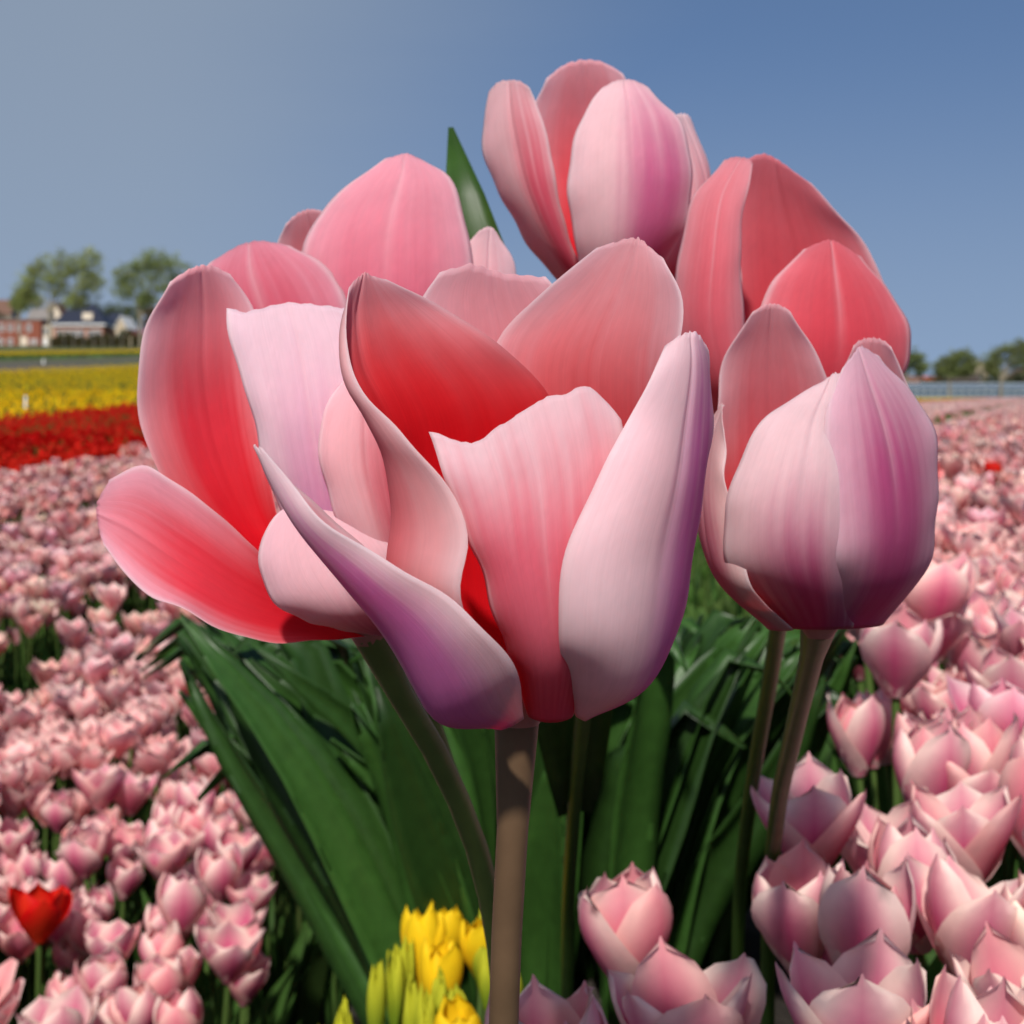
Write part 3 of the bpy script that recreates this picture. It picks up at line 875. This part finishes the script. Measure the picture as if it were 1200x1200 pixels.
k = (x < .23 * y) & (x > -.50 + .17 * y) & (x > -.06 * y)
plant_bed('centre_green', x[k], y[k], (1, 9, 14))
for k in beds: beds[k] = np.concatenate(beds[k])
LONE = ((-.60, 1.93), (1.55, 4.95), (2.95, 11.2))
for k in ('left_pink', 'right_pink'):
    for lx, ly in LONE:
        bx, by = beds[k][:, 0], beds[k][:, 1]
        beds[k] = beds[k][(np.hypot(bx - lx, by - ly) > .055) & (np.hypot(bx - lx, by - ly + .09) > .06)]

# the largest in view are single tulips, the rest one mass for each bed
pool = [(k, i) for k in ('left_pink', 'right_pink') for i in np.nonzero(in_view(beds[k][:, 0], beds[k][:, 1]))[0]]
pool.sort(key=lambda t: beds[t[0]][t[1], 1])
single = {}
for k, i in pool[:282]: single.setdefault(k, []).append(i)
for k in ('left_red', 'left_yellow'):
    ii = np.nonzero(in_view(beds[k][:, 0], beds[k][:, 1]))[0]
    single[k] = list(ii[np.argsort(beds[k][ii, 1])][:300])
INFO = {'left_pink': ('pale pink tulip crowded into the beds beside the bare dark path', 'pale pink tulips beside the dark path'),
        'right_pink': ('pale pink tulip in the wide pink field that runs to the greenhouse', 'pale pink tulips in the wide field'),
        'left_red': ('bright red tulip in the red strip beyond the pink beds', 'red tulips in the strip'),
        'left_yellow': ('yellow tulip in the broad yellow strip beyond the red tulips', 'yellow tulips in the strip')}
# the row of blooms at the near edge of the wide field
fr = np.random.default_rng(77)
for y0, py0 in ((.545, 1172), (.585, 1128), (.63, 1084), (.68, 1038), (.73, 992), (.79, 946), (.85, 900)):
    px = 628.0 + fr.uniform(0, 60)
    while px < 1230:
        py = py0 + fr.normal(0, 14)
        y = y0 + fr.normal(0, .012)
        x = (px - 600) / F * y
        clear = math.hypot(px - 607, py - 606) > 438
        for ax, ay, bx, by in ((.084, .42, .14, .84), (.094, .52, .138, .94), (.034, .56, .035, .96)):
            tt = min(max(((x - ax) * (bx - ax) + (y - ay) * (by - ay)) / ((bx - ax) ** 2 + (by - ay) ** 2), 0), 1.05)
            clear &= math.hypot(x - ax - tt * (bx - ax), y - ay - tt * (by - ay)) > .026
        if clear:
            t = single_tulip(x, y, .8, fr.uniform(0, 6.28), 'pink', 2, *INFO['right_pink'], tilt=(fr.normal(0, .05), fr.normal(0, .05)))
            sc = fr.uniform(.76, .92)
            t.scale = (sc, sc, (-(py - HZ) / F * y - float(soil_z(x, y))) / .43)
        px += fr.uniform(.040, .050) / y * F
for k, ids in single.items():
    kind = k.split('_')[1]
    for i in ids:
        x, y, s, ro, lod = beds[k][i]
        det = 0 if kind != 'pink' else (2 if y < 2.5 else 1)
        if k == 'right_pink': s = min(s, 1.2) * (.82 if y < .9 else .9 if y < 1.3 else 1.0)
        single_tulip(x, y, s, ro, kind, det, *INFO[k], tilt=(random.gauss(0, .07), random.gauss(0, .07)))
    keep = np.ones(len(beds[k]), bool); keep[ids] = False
    beds[k] = beds[k][keep]
STUFF = {'centre_green': 'mass of green unopened tulips between the pink beds',
         'left_pink': 'mass of pale pink tulips filling the beds before the red strip',
         'right_pink': 'mass of pale pink tulips spreading away towards the greenhouse and trees',
         'left_red': 'mass of red tulips in low strips behind the pink beds',
         'left_yellow': 'mass of yellow tulips in rows behind the red strip',
         'far_yellow': 'thin far band of yellow tulips before the hedge and brick building',
         'right_red': 'thin far band of red tulips at the edge of the pink field',
         'right_yellow': 'thin far band of yellow tulips before the greenhouse'}
for k in beds:
    plant_stuff('tulip_field', k.split('_')[1], beds[k], STUFF[k])

# lone red tulips among the pink
for x, y, lab in ((-.60, 1.93, 'single red tulip standing among the pale pink tulips beside the dark path'),
                  (1.55, 4.95, 'single red tulip standing among the pale pink tulips of the wide field'),
                  (2.95, 11.2, 'single orange red tulip beside the gap in the wide pink field')):
    t = single_tulip(x, y, 1.15, 1.0, 'red', 2, lab, None)
    t.scale = (1.1, 1.1, 1.28)

# short yellow tulips and green buds at the head of the path
yl = [(497, 1068, 1.10, 'yellow'), (518, 1064, 1.15, 'yellow'), (534, 1102, 1.05, 'yellow'), (586, 1074, 1.08, 'yellow'), (548, 1070, 1.18, 'bud'),
      (440, 1114, 1.06, 'bud'), (474, 1098, 1.10, 'bud'), (499, 1124, 1.04, 'bud'), (571, 1068, 1.16, 'bud'), (577, 1092, 1.06, 'bud'), (590, 1125, 1.02, 'bud'),
      (512, 1150, 1.0, 'bud'), (478, 1140, 1.02, 'bud'), (556, 1150, 1.0, 'bud'), (402, 1192, 1.02, 'bud'), (460, 1176, .98, 'bud'), (530, 1182, .97, 'bud'), (590, 1178, .97, 'yellow'), (572, 1165, 1.0, 'bud'),
      (545, 1060, 1.2, 'yellow'), (564, 1120, 1.04, 'bud'), (488, 1185, .97, 'bud'), (610, 1130, 1.0, 'bud'), (520, 1100, 1.1, 'bud')]
for i, (px, py, y, kind) in enumerate(yl):
    px -= 26
    x = (px - 600) / F * y
    top = -(py - HZ) / F * y
    lab = ('yellow tulip with closed egg-shaped bloom in the small clump beside the dark path' if kind == 'yellow'
           else 'slim yellow-green tulip bud in the small yellow clump beside the dark path')
    t = single_tulip(x, y, .62, i * 1.7, kind, 2, lab, 'yellow tulips beside the path' if kind == 'yellow' else 'green buds beside the path',
                     (random.gauss(0, .03), random.gauss(0, .03)))
    s_ = .66 if kind == 'yellow' else .72
    h0 = .386 if kind == 'yellow' else .36
    t.scale = (s_, s_, (top - float(soil_z(x, y))) / h0)

# ------------------------------------------------------------------ trees, shrubs, hedge
def tube_tree(m, pts, r0, r1, n=7, k=10):
    V, Fq = tube_np(crom(pts, k), np.linspace(r0, r1, k), n)
    m.add(V, Fq)


def tree(name, label, cat, x, y, lumps, fork, colour, seed, leaves=60, lsize=.26, group=None, trunk_r=.3, clumps=30, bend=.3, sink=.1, base_z=None, mat=None):
    r = np.random.default_rng(seed)
    z = (float(soil_z(x, y)) if base_z is None else base_z) - sink
    root = thing(name, label, cat, (x, y, z), group=group)
    m = Merge()
    f = np.array((bend * r.uniform(-1, 1), 0, fork))
    tube_tree(m, [(0, 0, 0), (f[0] * .2, .05, fork * .5), f], trunk_r, trunk_r * .7, 9)
    pos, cl = [], []
    for dx, dz, rx, rz in lumps:
        for q in range(clumps):
            d = r.normal(size=3); d /= np.linalg.norm(d)
            e = r.uniform(.35, 1.05)
            pos.append((dx + d[0] * rx * e, d[1] * rx * .9 * e, dz + d[2] * rz * e))
        c = np.array((dx, r.uniform(-.5, .5), dz))
        mid = f * .5 + c * .5 + (0, 0, .25 * (dz - fork))
        tube_tree(m, [f + (0, 0, -.4), mid, c], trunk_r * .5, trunk_r * .12, 6)
        for q in range(6):
            d = r.normal(size=3); d /= np.linalg.norm(d)
            e = c + d * (rx * .9, rx * .8, rz * .9)
            tube_tree(m, [mid * .35 + c * .65, c * .6 + e * .4 + (0, 0, .2), e], trunk_r * .16, trunk_r * .04, 4, 6)
    obj('trunk', m.mesh('trunk', M_bark), root)
    pos = np.array(pos)
    n = len(pos) * leaves
    ce = np.repeat(pos, leaves, 0)
    sh = np.repeat(r.uniform(.72, 1.22, len(pos)), leaves)
    off = r.normal(0, 1, (n, 3)) * (.5, .5, .42) * (np.mean([l[2] for l in lumps]) / 2.4)
    c = ce + off
    a = r.normal(size=(n, 3)); a[:, 2] -= .35; a /= np.linalg.norm(a, axis=1)[:, None]
    b = np.cross(a, r.normal(size=(n, 3))); b /= np.linalg.norm(b, axis=1)[:, None]
    ls = lsize * r.uniform(.6, 1.3, (n, 1))
    V = np.stack([c - a * ls * .5, c + b * ls * .24, c + a * ls * .5, c - b * ls * .24], 1).reshape(-1, 3)
    C = np.asarray(colour)[None] * (sh * r.uniform(.8, 1.2, n))[:, None] * (1 + r.normal(0, .06, (n, 3)))
    obj('crown', mesh_np('crown', V, np.arange(n * 4).reshape(-1, 4), np.repeat(C, 4, 0), mat or M_tree, False), root)
    return root


wx = lambda px, d: (px - 600) / F * d
willow = srgb(132, 140, 78)
tree('tree', 'spreading light green tree on a tall bare trunk beside the flat-roofed brick building', 'tree', wx(58, 200), 200,
     [(-3.0, 8.0, 1.6, 2.0), (-1.2, 10.4, 2.3, 2.3), (1.8, 11.4, 2.6, 2.1), (4.8, 11.2, 2.2, 2.2), (5.4, 8.8, 1.6, 1.6), (1.6, 9.0, 2.2, 1.9), (-3.6, 6.4, .9, 1.3), (3.6, 6.6, 1.6, 1.2)],
     5.4, willow, 1, leaves=52, lsize=.30, trunk_r=.26)
tree('tree', 'rounded light green tree on a slim trunk in front of the reddish trees', 'tree', wx(165, 200), 200,
     [(-1.6, 10.2, 2.0, 2.0), (1, 11.4, 2.0, 1.7), (3.2, 10.9, 2.5, 2.1), (5.3, 9.6, 1.7, 2.2), (2, 8.5, 2.6, 1.8), (-2.0, 8.0, 1.7, 1.5), (5.3, 7.0, 1.4, 1.2), (.6, 6.5, 1.5, 1.0)],
     4.6, srgb(128, 140, 84), 2, leaves=52, lsize=.30, trunk_r=.24)
tree('tree', 'small thin tree leaning above the roof of the flat brick building', 'tree', wx(23, 262), 262,
     [(1.0, 9.2, 1.8, 1.6), (2.6, 8.0, 1.4, 1.2), (-.6, 7.6, 1.3, 1.4)], 5.2, srgb(128, 140, 78), 3, leaves=30, lsize=.36, trunk_r=.2)
for i, (px, d, h, w, colr, lab) in enumerate([
        (118, 330, 11.0, 4.6, srgb(74, 84, 44), 'dense dark green tree behind the dark-roofed house'),
        (143, 335, 9.5, 3.6, srgb(84, 92, 50), 'dense olive tree behind the white gabled cottage'),
        (215, 250, 9.0, 3.2, srgb(96, 64, 44), 'reddish brown tree just coming into leaf near the pink blossom'),
        (190, 262, 8.0, 3.0, srgb(92, 72, 46), 'brownish tree behind the pink blossom shrub'),
        (2, 345, 8.2, 2.6, srgb(88, 74, 54), 'brown bare-looking tree behind the flat brick building'),
        (235, 240, 11.0, 3.4, srgb(64, 78, 40), 'dark green tree next to the reddish brown tree')]):
    tree('background_tree', lab, 'tree', wx(px, d), d, [(0, h * .72, w, h * .26), (-w * .5, h * .5, w * .7, h * .25), (w * .5, h * .5, w * .7, h * .25), (0, h * .34, w * .9, h * .18)],
         h * .22, colr, 20 + i, leaves=90, lsize=.5, trunk_r=.22, clumps=18)
for i, (px, d, h, w, colr, lab) in enumerate([
        (178, 225, 3.2, 1.5, srgb(204, 128, 170), 'pink blossoming shrub beside the slim tree trunk'),
        (187, 228, 2.6, 1.3, srgb(190, 116, 160), 'lower pink blossoming shrub next to the hedge'),
        (148, 226, 3.4, 1.4, srgb(60, 68, 38), 'rounded dark green bush between cottage and slim tree'),
        (160, 232, 3.4, 1.3, srgb(150, 70, 76), 'red-leaved bush behind the slim tree trunk'),
        (75, 226, 2.4, 1.2, srgb(74, 78, 44), 'low green bush against the hedge by the dark-roofed house'),
        (100, 228, 2.0, 1.2, srgb(150, 150, 130), 'pale flowering bush over the hedge by the dark-roofed house')]):
    tree('shrub', lab, 'shrub', wx(px, d), d, [(0, h * .65, w, h * .33), (-w * .5, h * .45, w * .7, h * .3), (w * .5, h * .45, w * .7, h * .3)], h * .3, colr, 40 + i, leaves=26, lsize=.3, trunk_r=.06, clumps=12)

rt = srgb(104, 116, 72)
tree('tree', 'low wind-shaped tree with a forked trunk at the left end of the greenhouse', 'tree', wx(1062, 250), 250,
     [(-.8, 5.6, 1.6, 1.3), (1.4, 6.9, 1.9, 1.5), (2.2, 5.2, 1.4, 1.3), (.4, 6.6, 1.5, 1.2), (-1.6, 6.4, .9, .7)], 3.0, rt, 60, leaves=46, lsize=.34, trunk_r=.26, bend=.6)
tree('tree', 'green tree on a straight pale trunk in front of the dark barn', 'tree', wx(1113, 250), 250,
     [(-1.6, 5.2, 1.4, 1.3), (.2, 6.4, 1.8, 1.5), (2.0, 7.2, 1.8, 1.2), (3.4, 6.0, 1.2, 1.2), (.8, 4.9, 1.6, 1.2), (2.4, 5.0, 1.3, 1.0)], 3.4, srgb(112, 122, 70), 61, leaves=46, lsize=.34, trunk_r=.24)
tree('tree', 'tallest green tree of the greenhouse row with a sturdy trunk', 'tree', wx(1173, 250), 250,
     [(-1.6, 6.6, 1.6, 1.5), (.4, 7.8, 2.0, 1.5), (3.0, 8.4, 2.2, 1.6), (5.4, 8.0, 1.8, 1.6), (2.6, 6.2, 2.0, 1.4), (-1.4, 5.0, 1.3, 1.1), (5.0, 5.6, 1.6, 1.3)], 3.6, srgb(116, 124, 72), 62, leaves=46, lsize=.34, trunk_r=.28)
for i, (px, d, h, w, colr, lab) in enumerate([
        (1095, 300, 5.2, 2.0, srgb(60, 66, 42), 'dark bush between the orange roof and the barn'),
        (1130, 345, 9.0, 3.2, srgb(72, 78, 50), 'dark tree rising behind the barn roof'),
        (1165, 345, 8.6, 3.4, srgb(76, 82, 54), 'dark tree behind the beige house'),
        (1190, 320, 7.0, 3.0, srgb(70, 76, 50), 'dark tree beside the brick gable by the greenhouse')]):
    tree('background_tree', lab, 'tree', wx(px, d), d, [(0, h * .72, w, h * .26), (-w * .5, h * .5, w * .7, h * .25), (w * .5, h * .5, w * .7, h * .25), (0, h * .34, w * .9, h * .18)],
         h * .22, colr, 80 + i, leaves=34, lsize=.5, trunk_r=.2, clumps=16)

# clipped hedge with a row of fence posts before it
hd = 215.0
hr = np.random.default_rng(5)
x0, x1 = wx(60, hd), wx(240, hd)
hz = float(soil_z((x0 + x1) / 2, hd)) + .2
hedge = thing('hedge', 'long brown-green hedge running behind the row of fence posts', 'hedge', ((x0 + x1) / 2, hd, hz))
n = 14000
c = np.stack([hr.uniform(x0, x1, n) - (x0 + x1) / 2, hr.uniform(-.5, .5, n), hr.uniform(0, 1, n) ** .8 * 1.75], 1)
c[:, 2] *= .9 + .12 * np.sin(c[:, 0] * 1.3) + .08 * np.sin(c[:, 0] * 3.7)
a = hr.normal(size=(n, 3)); a /= np.linalg.norm(a, axis=1)[:, None]
b = np.cross(a, hr.normal(size=(n, 3))); b /= np.linalg.norm(b, axis=1)[:, None]
V = np.stack([c - a * .14, c + b * .07, c + a * .14, c - b * .07], 1).reshape(-1, 3)
Cc = np.array(srgb(92, 84, 52))[None] * hr.uniform(.6, 1.3, (n, 1)) * (1 + hr.normal(0, .08, (n, 3)))
obj('foliage', mesh_np('foliage', V, np.arange(n * 4).reshape(-1, 4), np.repeat(Cc, 4, 0), M_tree, False), hedge)
m = Merge()
for k in range(40):
    xx = (x0 - x1) / 2 + (k + .5) * (x1 - x0) / 40
    V, Fq = tube_np([(xx, 0, -.2), (xx + .1, .05, .8), (xx + .2, 0, 1.4)], [.06, .05, .02], 5); m.add(V, Fq)
obj('stems', m.mesh('stems', M_bark), hedge)


def plain(name, c, rough=.7, vary=.1, scale=3.0):
    c = np.asarray(c)
    return noise_material(name, tuple(c * (1 - vary)), tuple(np.clip(c * (1 + vary), 0, 1)), scale, rough)


M_post = plain('post_wood', srgb(176, 164, 138))
M_white = plain('white_paint', (.74, .74, .72), .5, .05)
M_brick = plain('red_brick', srgb(128, 74, 58), .85, .18, 2.0)
M_brick2 = plain('brown_brick', srgb(140, 92, 72), .85, .18, 2.0)
M_cream = plain('cream_render', srgb(206, 192, 172), .8)
M_beige = plain('beige_render', srgb(176, 160, 138), .8)
M_slate = plain('dark_slate', srgb(40, 44, 58), .5, .2, 4.0)
M_grey = plain('grey_roof', srgb(122, 116, 112), .7, .15, 3.0)
M_orange = plain('orange_tiles', srgb(168, 88, 54), .8, .2, 3.0)
M_brown = plain('brown_roof', srgb(104, 78, 66), .8, .2, 3.0)
M_barn = plain('dark_boards', srgb(62, 54, 50), .8, .2, 3.0)
M_alu = plain('aluminium', srgb(170, 178, 182), .4, .05)
mg, ng, lg = new_mat('window_glass')
ng['Principled BSDF'].inputs['Base Color'].default_value = (.02, .025, .03, 1)
ng['Principled BSDF'].inputs['Roughness'].default_value = .08
M_glass = mg
mg, ng, lg = new_mat('greenhouse_glass')
ng['Principled BSDF'].inputs['Base Color'].default_value = (.09, .12, .15, 1)
ng['Principled BSDF'].inputs['Roughness'].default_value = .15
M_ghglass = mg


def box_v(x0, x1, y0, y1, z0, z1):
    V = [(x0, y0, z0), (x1, y0, z0), (x1, y1, z0), (x0, y1, z0), (x0, y0, z1), (x1, y0, z1), (x1, y1, z1), (x0, y1, z1)]
    Fc = [(0, 3, 2, 1), (4, 5, 6, 7), (0, 1, 5, 4), (1, 2, 6, 5), (2, 3, 7, 6), (3, 0, 4, 7)]
    return V, Fc


def box(name, parent, mat, *b):
    return obj(name, mesh_py(name, *box_v(*b), mat), parent)


def window(root, x, z, w, h, y, frame=None, fw=.10):
    """Pane in a frame on the wall that faces the field."""
    wdw = box('window', root, M_glass, x - w / 2, x + w / 2, y - .05, y + .05, z, z + h)
    m = Merge()
    for b in ((x - w / 2 - fw, x - w / 2, z - fw, z + h + fw), (x + w / 2, x + w / 2 + fw, z - fw, z + h + fw), (x - w / 2, x + w / 2, z + h, z + h + fw), (x - w / 2, x + w / 2, z - fw, z),
              (x - .03, x + .03, z, z + h)):
        V, Fc = box_v(b[0], b[1], y - .09, y + .02, b[2], b[3]); m.add(V, Fc)
    obj('frame', m.mesh('frame', frame or M_white, False), wdw)


def gable_roof(root, w, dp, z, h, mat, over=.3, along='x', name='roof'):
    t = .18
    if along == 'x':
        V = [(-w / 2 - over, -dp / 2 - over, z), (w / 2 + over, -dp / 2 - over, z), (w / 2 + over, dp / 2 + over, z), (-w / 2 - over, dp / 2 + over, z), (-w / 2 - over, 0, z + h), (w / 2 + over, 0, z + h)]
        V += [(a, b, c + t) for a, b, c in V]
        Fc = [(0, 4, 5, 1), (2, 5, 4, 3), (6, 7, 11, 10), (8, 9, 10, 11), (0, 1, 7, 6), (2, 3, 9, 8), (1, 5, 11, 7), (5, 2, 8, 11), (3, 4, 10, 9), (4, 0, 6, 10)]
    else:
        V = [(-w / 2 - over, -dp / 2 - over, z), (w / 2 + over, -dp / 2 - over, z), (w / 2 + over, dp / 2 + over, z), (-w / 2 - over, dp / 2 + over, z), (0, -dp / 2 - over, z + h), (0, dp / 2 + over, z + h)]
        V += [(a, b, c + t) for a, b, c in V]
        Fc = [(0, 3, 5, 4), (1, 4, 5, 2), (6, 10, 11, 9), (7, 8, 11, 10), (0, 4, 10, 6), (4, 1, 7, 10), (2, 5, 11, 8), (5, 3, 9, 11), (3, 0, 6, 9), (1, 2, 8, 7)]
    return obj(name, mesh_py(name, V, Fc, mat), root)


def hip_roof(root, w, dp, z, h, mat, ridge, over=.4):
    V = [(-w / 2 - over, -dp / 2 - over, z), (w / 2 + over, -dp / 2 - over, z), (w / 2 + over, dp / 2 + over, z), (-w / 2 - over, dp / 2 + over, z), (-ridge / 2, 0, z + h), (ridge / 2, 0, z + h)]
    return obj('roof', mesh_py('roof', V, [(0, 1, 5, 4), (1, 2, 5), (2, 3, 4, 5), (3, 0, 4), (0, 3, 2, 1)], mat), root)


def walls(root, w, dp, h, mat, gable=0, along='x'):
    V, Fc = box_v(-w / 2, w / 2, -dp / 2, dp / 2, -.6, h)
    if gable and along == 'x':
        V += [(-w / 2, 0, h + gable), (w / 2, 0, h + gable)]
        Fc = [f for f in Fc if f != (4, 5, 6, 7)] + [(4, 7, 8), (5, 9, 6), (4, 8, 9, 5), (7, 6, 9, 8)]
    elif gable:
        V += [(0, -dp / 2, h + gable), (0, dp / 2, h + gable)]
        Fc = [f for f in Fc if f != (4, 5, 6, 7)] + [(4, 5, 8), (7, 9, 6), (4, 8, 9, 7), (5, 6, 9, 8)]
    return obj('wall', mesh_py('wall', V, Fc, mat), root)


def house(name, label, px0, px1, d, dp=8, cat='house'):
    x = (wx(px0, d) + wx(px1, d)) / 2
    w = wx(px1, d) - wx(px0, d)
    return thing(name, label, cat, (x, d + dp / 2, float(soil_z(x, d)))), w


k28 = 280 / F
# flat-roofed brick building
t, w = house('brick_building', 'low flat-roofed red brick building with rows of white-framed windows', -30, 48, 280, 9, 'building')
walls(t, w, 9, 4.9, M_brick)
box('roof', t, M_grey, -w / 2 - .2, w / 2 + .2, -4.7, 4.7, 4.9, 5.15)
for px in (-16, -6, 2, 12, 22, 34):
    window(t, wx(px, 280) - t.location.x, 2.9, .62, 1.2, -4.5)
for px in (-12, 1, 12):
    window(t, wx(px, 280) - t.location.x, .5, .62, 1.0, -4.5)
dr = box('door', t, M_cream, wx(24, 280) - t.location.x, wx(32, 280) - t.location.x, -4.58, -4.4, 0, 1.9)
for px in (37, 42):
    window(t, wx(px, 280) - t.location.x, .6, .45, .7, -4.5)
# link with a white garage door
t, w = house('garage', 'cream link building with a white garage door between brick building and dark roof', 48.5, 62, 281, 7, 'building')
walls(t, w, 7, 4.0, M_cream)
box('roof', t, M_grey, -w / 2, w / 2, -3.7, 3.7, 4.0, 4.2)
box('door', t, M_white, -w / 2 + .1, w / 2 - 1.0, -3.6, -3.4, 0, 1.6)
window(t, -.3, 2.4, .7, .9, -3.5)
# house with the dark hipped roof
t, w = house('house', 'brick house with a large dark hipped roof and white eaves', 62, 121, 276, 9)
walls(t, w, 9, 3.9, M_brick2)
rf = hip_roof(t, w, 9, 4.15, 3.9, M_slate, 3.2)
box('fascia', t, M_white, -w / 2 - .45, w / 2 + .45, -4.95, 4.95, 3.85, 4.14)
dm = box('dormer', rf, M_cream, .6, 2.4, -3.9, -1.2, 4.5, 6.2)
box('chimney', rf, M_brick, -1.6, -1.0, .6, 1.2, 7.2, 8.9)
for px in (70, 79, 87, 95, 107, 115):
    window(t, wx(px, 276) - t.location.x, 1.7, .9, 1.3, -4.5)
# small houses further back
for lab, p0, p1, d, h, g, wm, rm, al, nw in [
        ('white house with a grey gabled roof behind the flat brick building', 32, 55, 332, 5.6, 2.6, M_white, M_grey, 'x', 2),
        ('pale house with brownish roof seen behind the first tall trunk', 58, 72, 336, 6.6, 3.0, M_cream, M_brown, 'y', 1),
        ('small white cottage with gable end beside the dark-roofed house', 125, 137, 300, 4.6, 2.0, M_white, M_slate, 'x', 1),
        ('grey cottage with white-edged gable facing the field', 135, 148, 262, 3.0, 2.2, M_beige, M_white, 'y', 1),
        ('tall pale stone gable house among the reddish trees', 186, 201, 272, 4.2, 3.8, M_beige, M_brown, 'y', 1),
        ('brown-roofed house at the far end behind the brick building', -12, 12, 350, 7.6, 3.4, M_beige, M_brown, 'x', 2)]:
    t, w = house('house', lab, p0, p1, d, 7)
    walls(t, w, 7, h, wm, g, al)
    gable_roof(t, w, 7, h + .03, g, rm, .25, al)
    for q in range(nw):
        window(t, (q - (nw - 1) / 2) * w * .4, h - 1.9, .8, 1.1, -3.5)

# fence posts along the hedge
for px in (75, 86, 98, 110, 120.5, 131, 143, 153, 164, 175, 185, 196):
    d = 208.0
    o = box('fence_post', None, M_post, -.07, .07, -.07, .07, -.1, 1.35)
    o.location = (wx(px, d), d, float(soil_z(wx(px, d), d)) + .25)
    tag(o, 'short pale wooden fence post in front of the hedge', 'post', 'fence posts along the hedge')
# white marker stake in the flowers
o = box('marker_stake', None, M_white, -.011, .011, -.011, .011, -.1, .50)
o.location = (wx(30, 18.6), 18.6, float(soil_z(wx(30, 18.6), 18.6)))
tag(o, 'white marker stake between red and yellow tulip strips', 'stake')
o = box('marker_stake', None, M_white, -.03, .03, -.03, .03, -.1, .22)
o.location = (wx(51, 70), 70, float(soil_z(wx(51, 70), 70)) + .1)
tag(o, 'tiny pale marker stake on the bare strip beyond the yellow tulips', 'stake')

# ------------------------------------------------------------------ right: greenhouse, barn and houses
d = 285.0
gx0, gx1 = wx(1030, d), wx(1225, d)
gw = gx1 - gx0
gz = float(soil_z((gx0 + gx1) / 2, d)) + .1
gh = thing('greenhouse', 'long low greenhouse with blue-grey glass panes behind the tree row', 'greenhouse', ((gx0 + gx1) / 2, d + 4, gz))
box('base_wall', gh, M_alu, -gw / 2, gw / 2, -4.02, 4.02, -.3, .3)
npan = 22
pw = gw / npan
V, Fc = box_v(-pw / 2 + .05, pw / 2 - .05, -.02, .02, 0, 1.55)
pane = mesh_py('pane', V, Fc, M_ghglass)
V, Fc = box_v(-.05, .05, -.05, .05, 0, 1.6)
bar = mesh_py('bar', V, Fc, M_alu)
rp = mesh_py('pane', *(lambda a: ([(-pw / 2 + .05, -4, 0), (pw / 2 - .05, -4, 0), (pw / 2 - .05, 0, .9), (-pw / 2 + .05, 0, .9), (-pw / 2 + .05, -4, -.04), (pw / 2 - .05, -4, -.04), (pw / 2 - .05, 0, .86), (-pw / 2 + .05, 0, .86)], [(0, 1, 2, 3), (7, 6, 5, 4), (0, 4, 5, 1), (1, 5, 6, 2), (2, 6, 7, 3), (3, 7, 4, 0)]))(0), M_ghglass)
for k in range(npan):
    xk = -gw / 2 + (k + .5) * pw
    obj('pane', pane, gh, (xk, -4, .3))
    obj('roof_pane', rp, gh, (xk, 0, 1.95))
    obj('roof_pane', rp, gh, (xk, 0, 1.95), math.pi)
for k in range(npan + 1):
    obj('glazing_bar', bar, gh, (-gw / 2 + k * pw, -4, .3))
box('gutter', gh, M_alu, -gw / 2, gw / 2, -4.15, -3.9, 1.9, 2.02)
box('ridge', gh, M_alu, -gw / 2, gw / 2, -.1, .1, 2.8, 2.95)
for lab, p0, p1, d, h, g, wm, rm, al, nw in [
        ('low white house with brown roof at the left end of the greenhouse', 1040, 1068, 330, 2.9, 2.2, M_white, M_brown, 'x', 3),
        ('small white house with reddish roof between two trees', 1066, 1088, 336, 2.8, 2.0, M_cream, M_brown, 'x', 2),
        ('low house with a bright orange tiled roof', 1088, 1104, 325, 2.9, 1.7, M_white, M_orange, 'x', 2),
        ('big dark timber barn behind the straight pale trunk', 1105, 1147, 335, 3.6, 2.6, M_barn, M_barn, 'x', 2),
        ('tall beige house with a grey roof beside the barn', 1141, 1158, 350, 6.2, 2.6, M_beige, M_grey, 'y', 1),
        ('brick house with gable at the right end of the greenhouse', 1192, 1216, 330, 4.0, 2.4, M_brick2, M_brown, 'y', 2)]:
    t, w = house('barn' if 'barn' in lab else 'house', lab, p0, p1, d, 7, 'barn' if 'barn' in lab else 'house')
    walls(t, w, 7, h, wm, g, al)
    gable_roof(t, w, 7, h + .03, g, rm, .25, al)
    for q in range(nw):
        window(t, (q - (nw - 1) / 2) * w * .7 / max(nw - 1, 1), h - 1.9, .8, 1.1, -3.5)
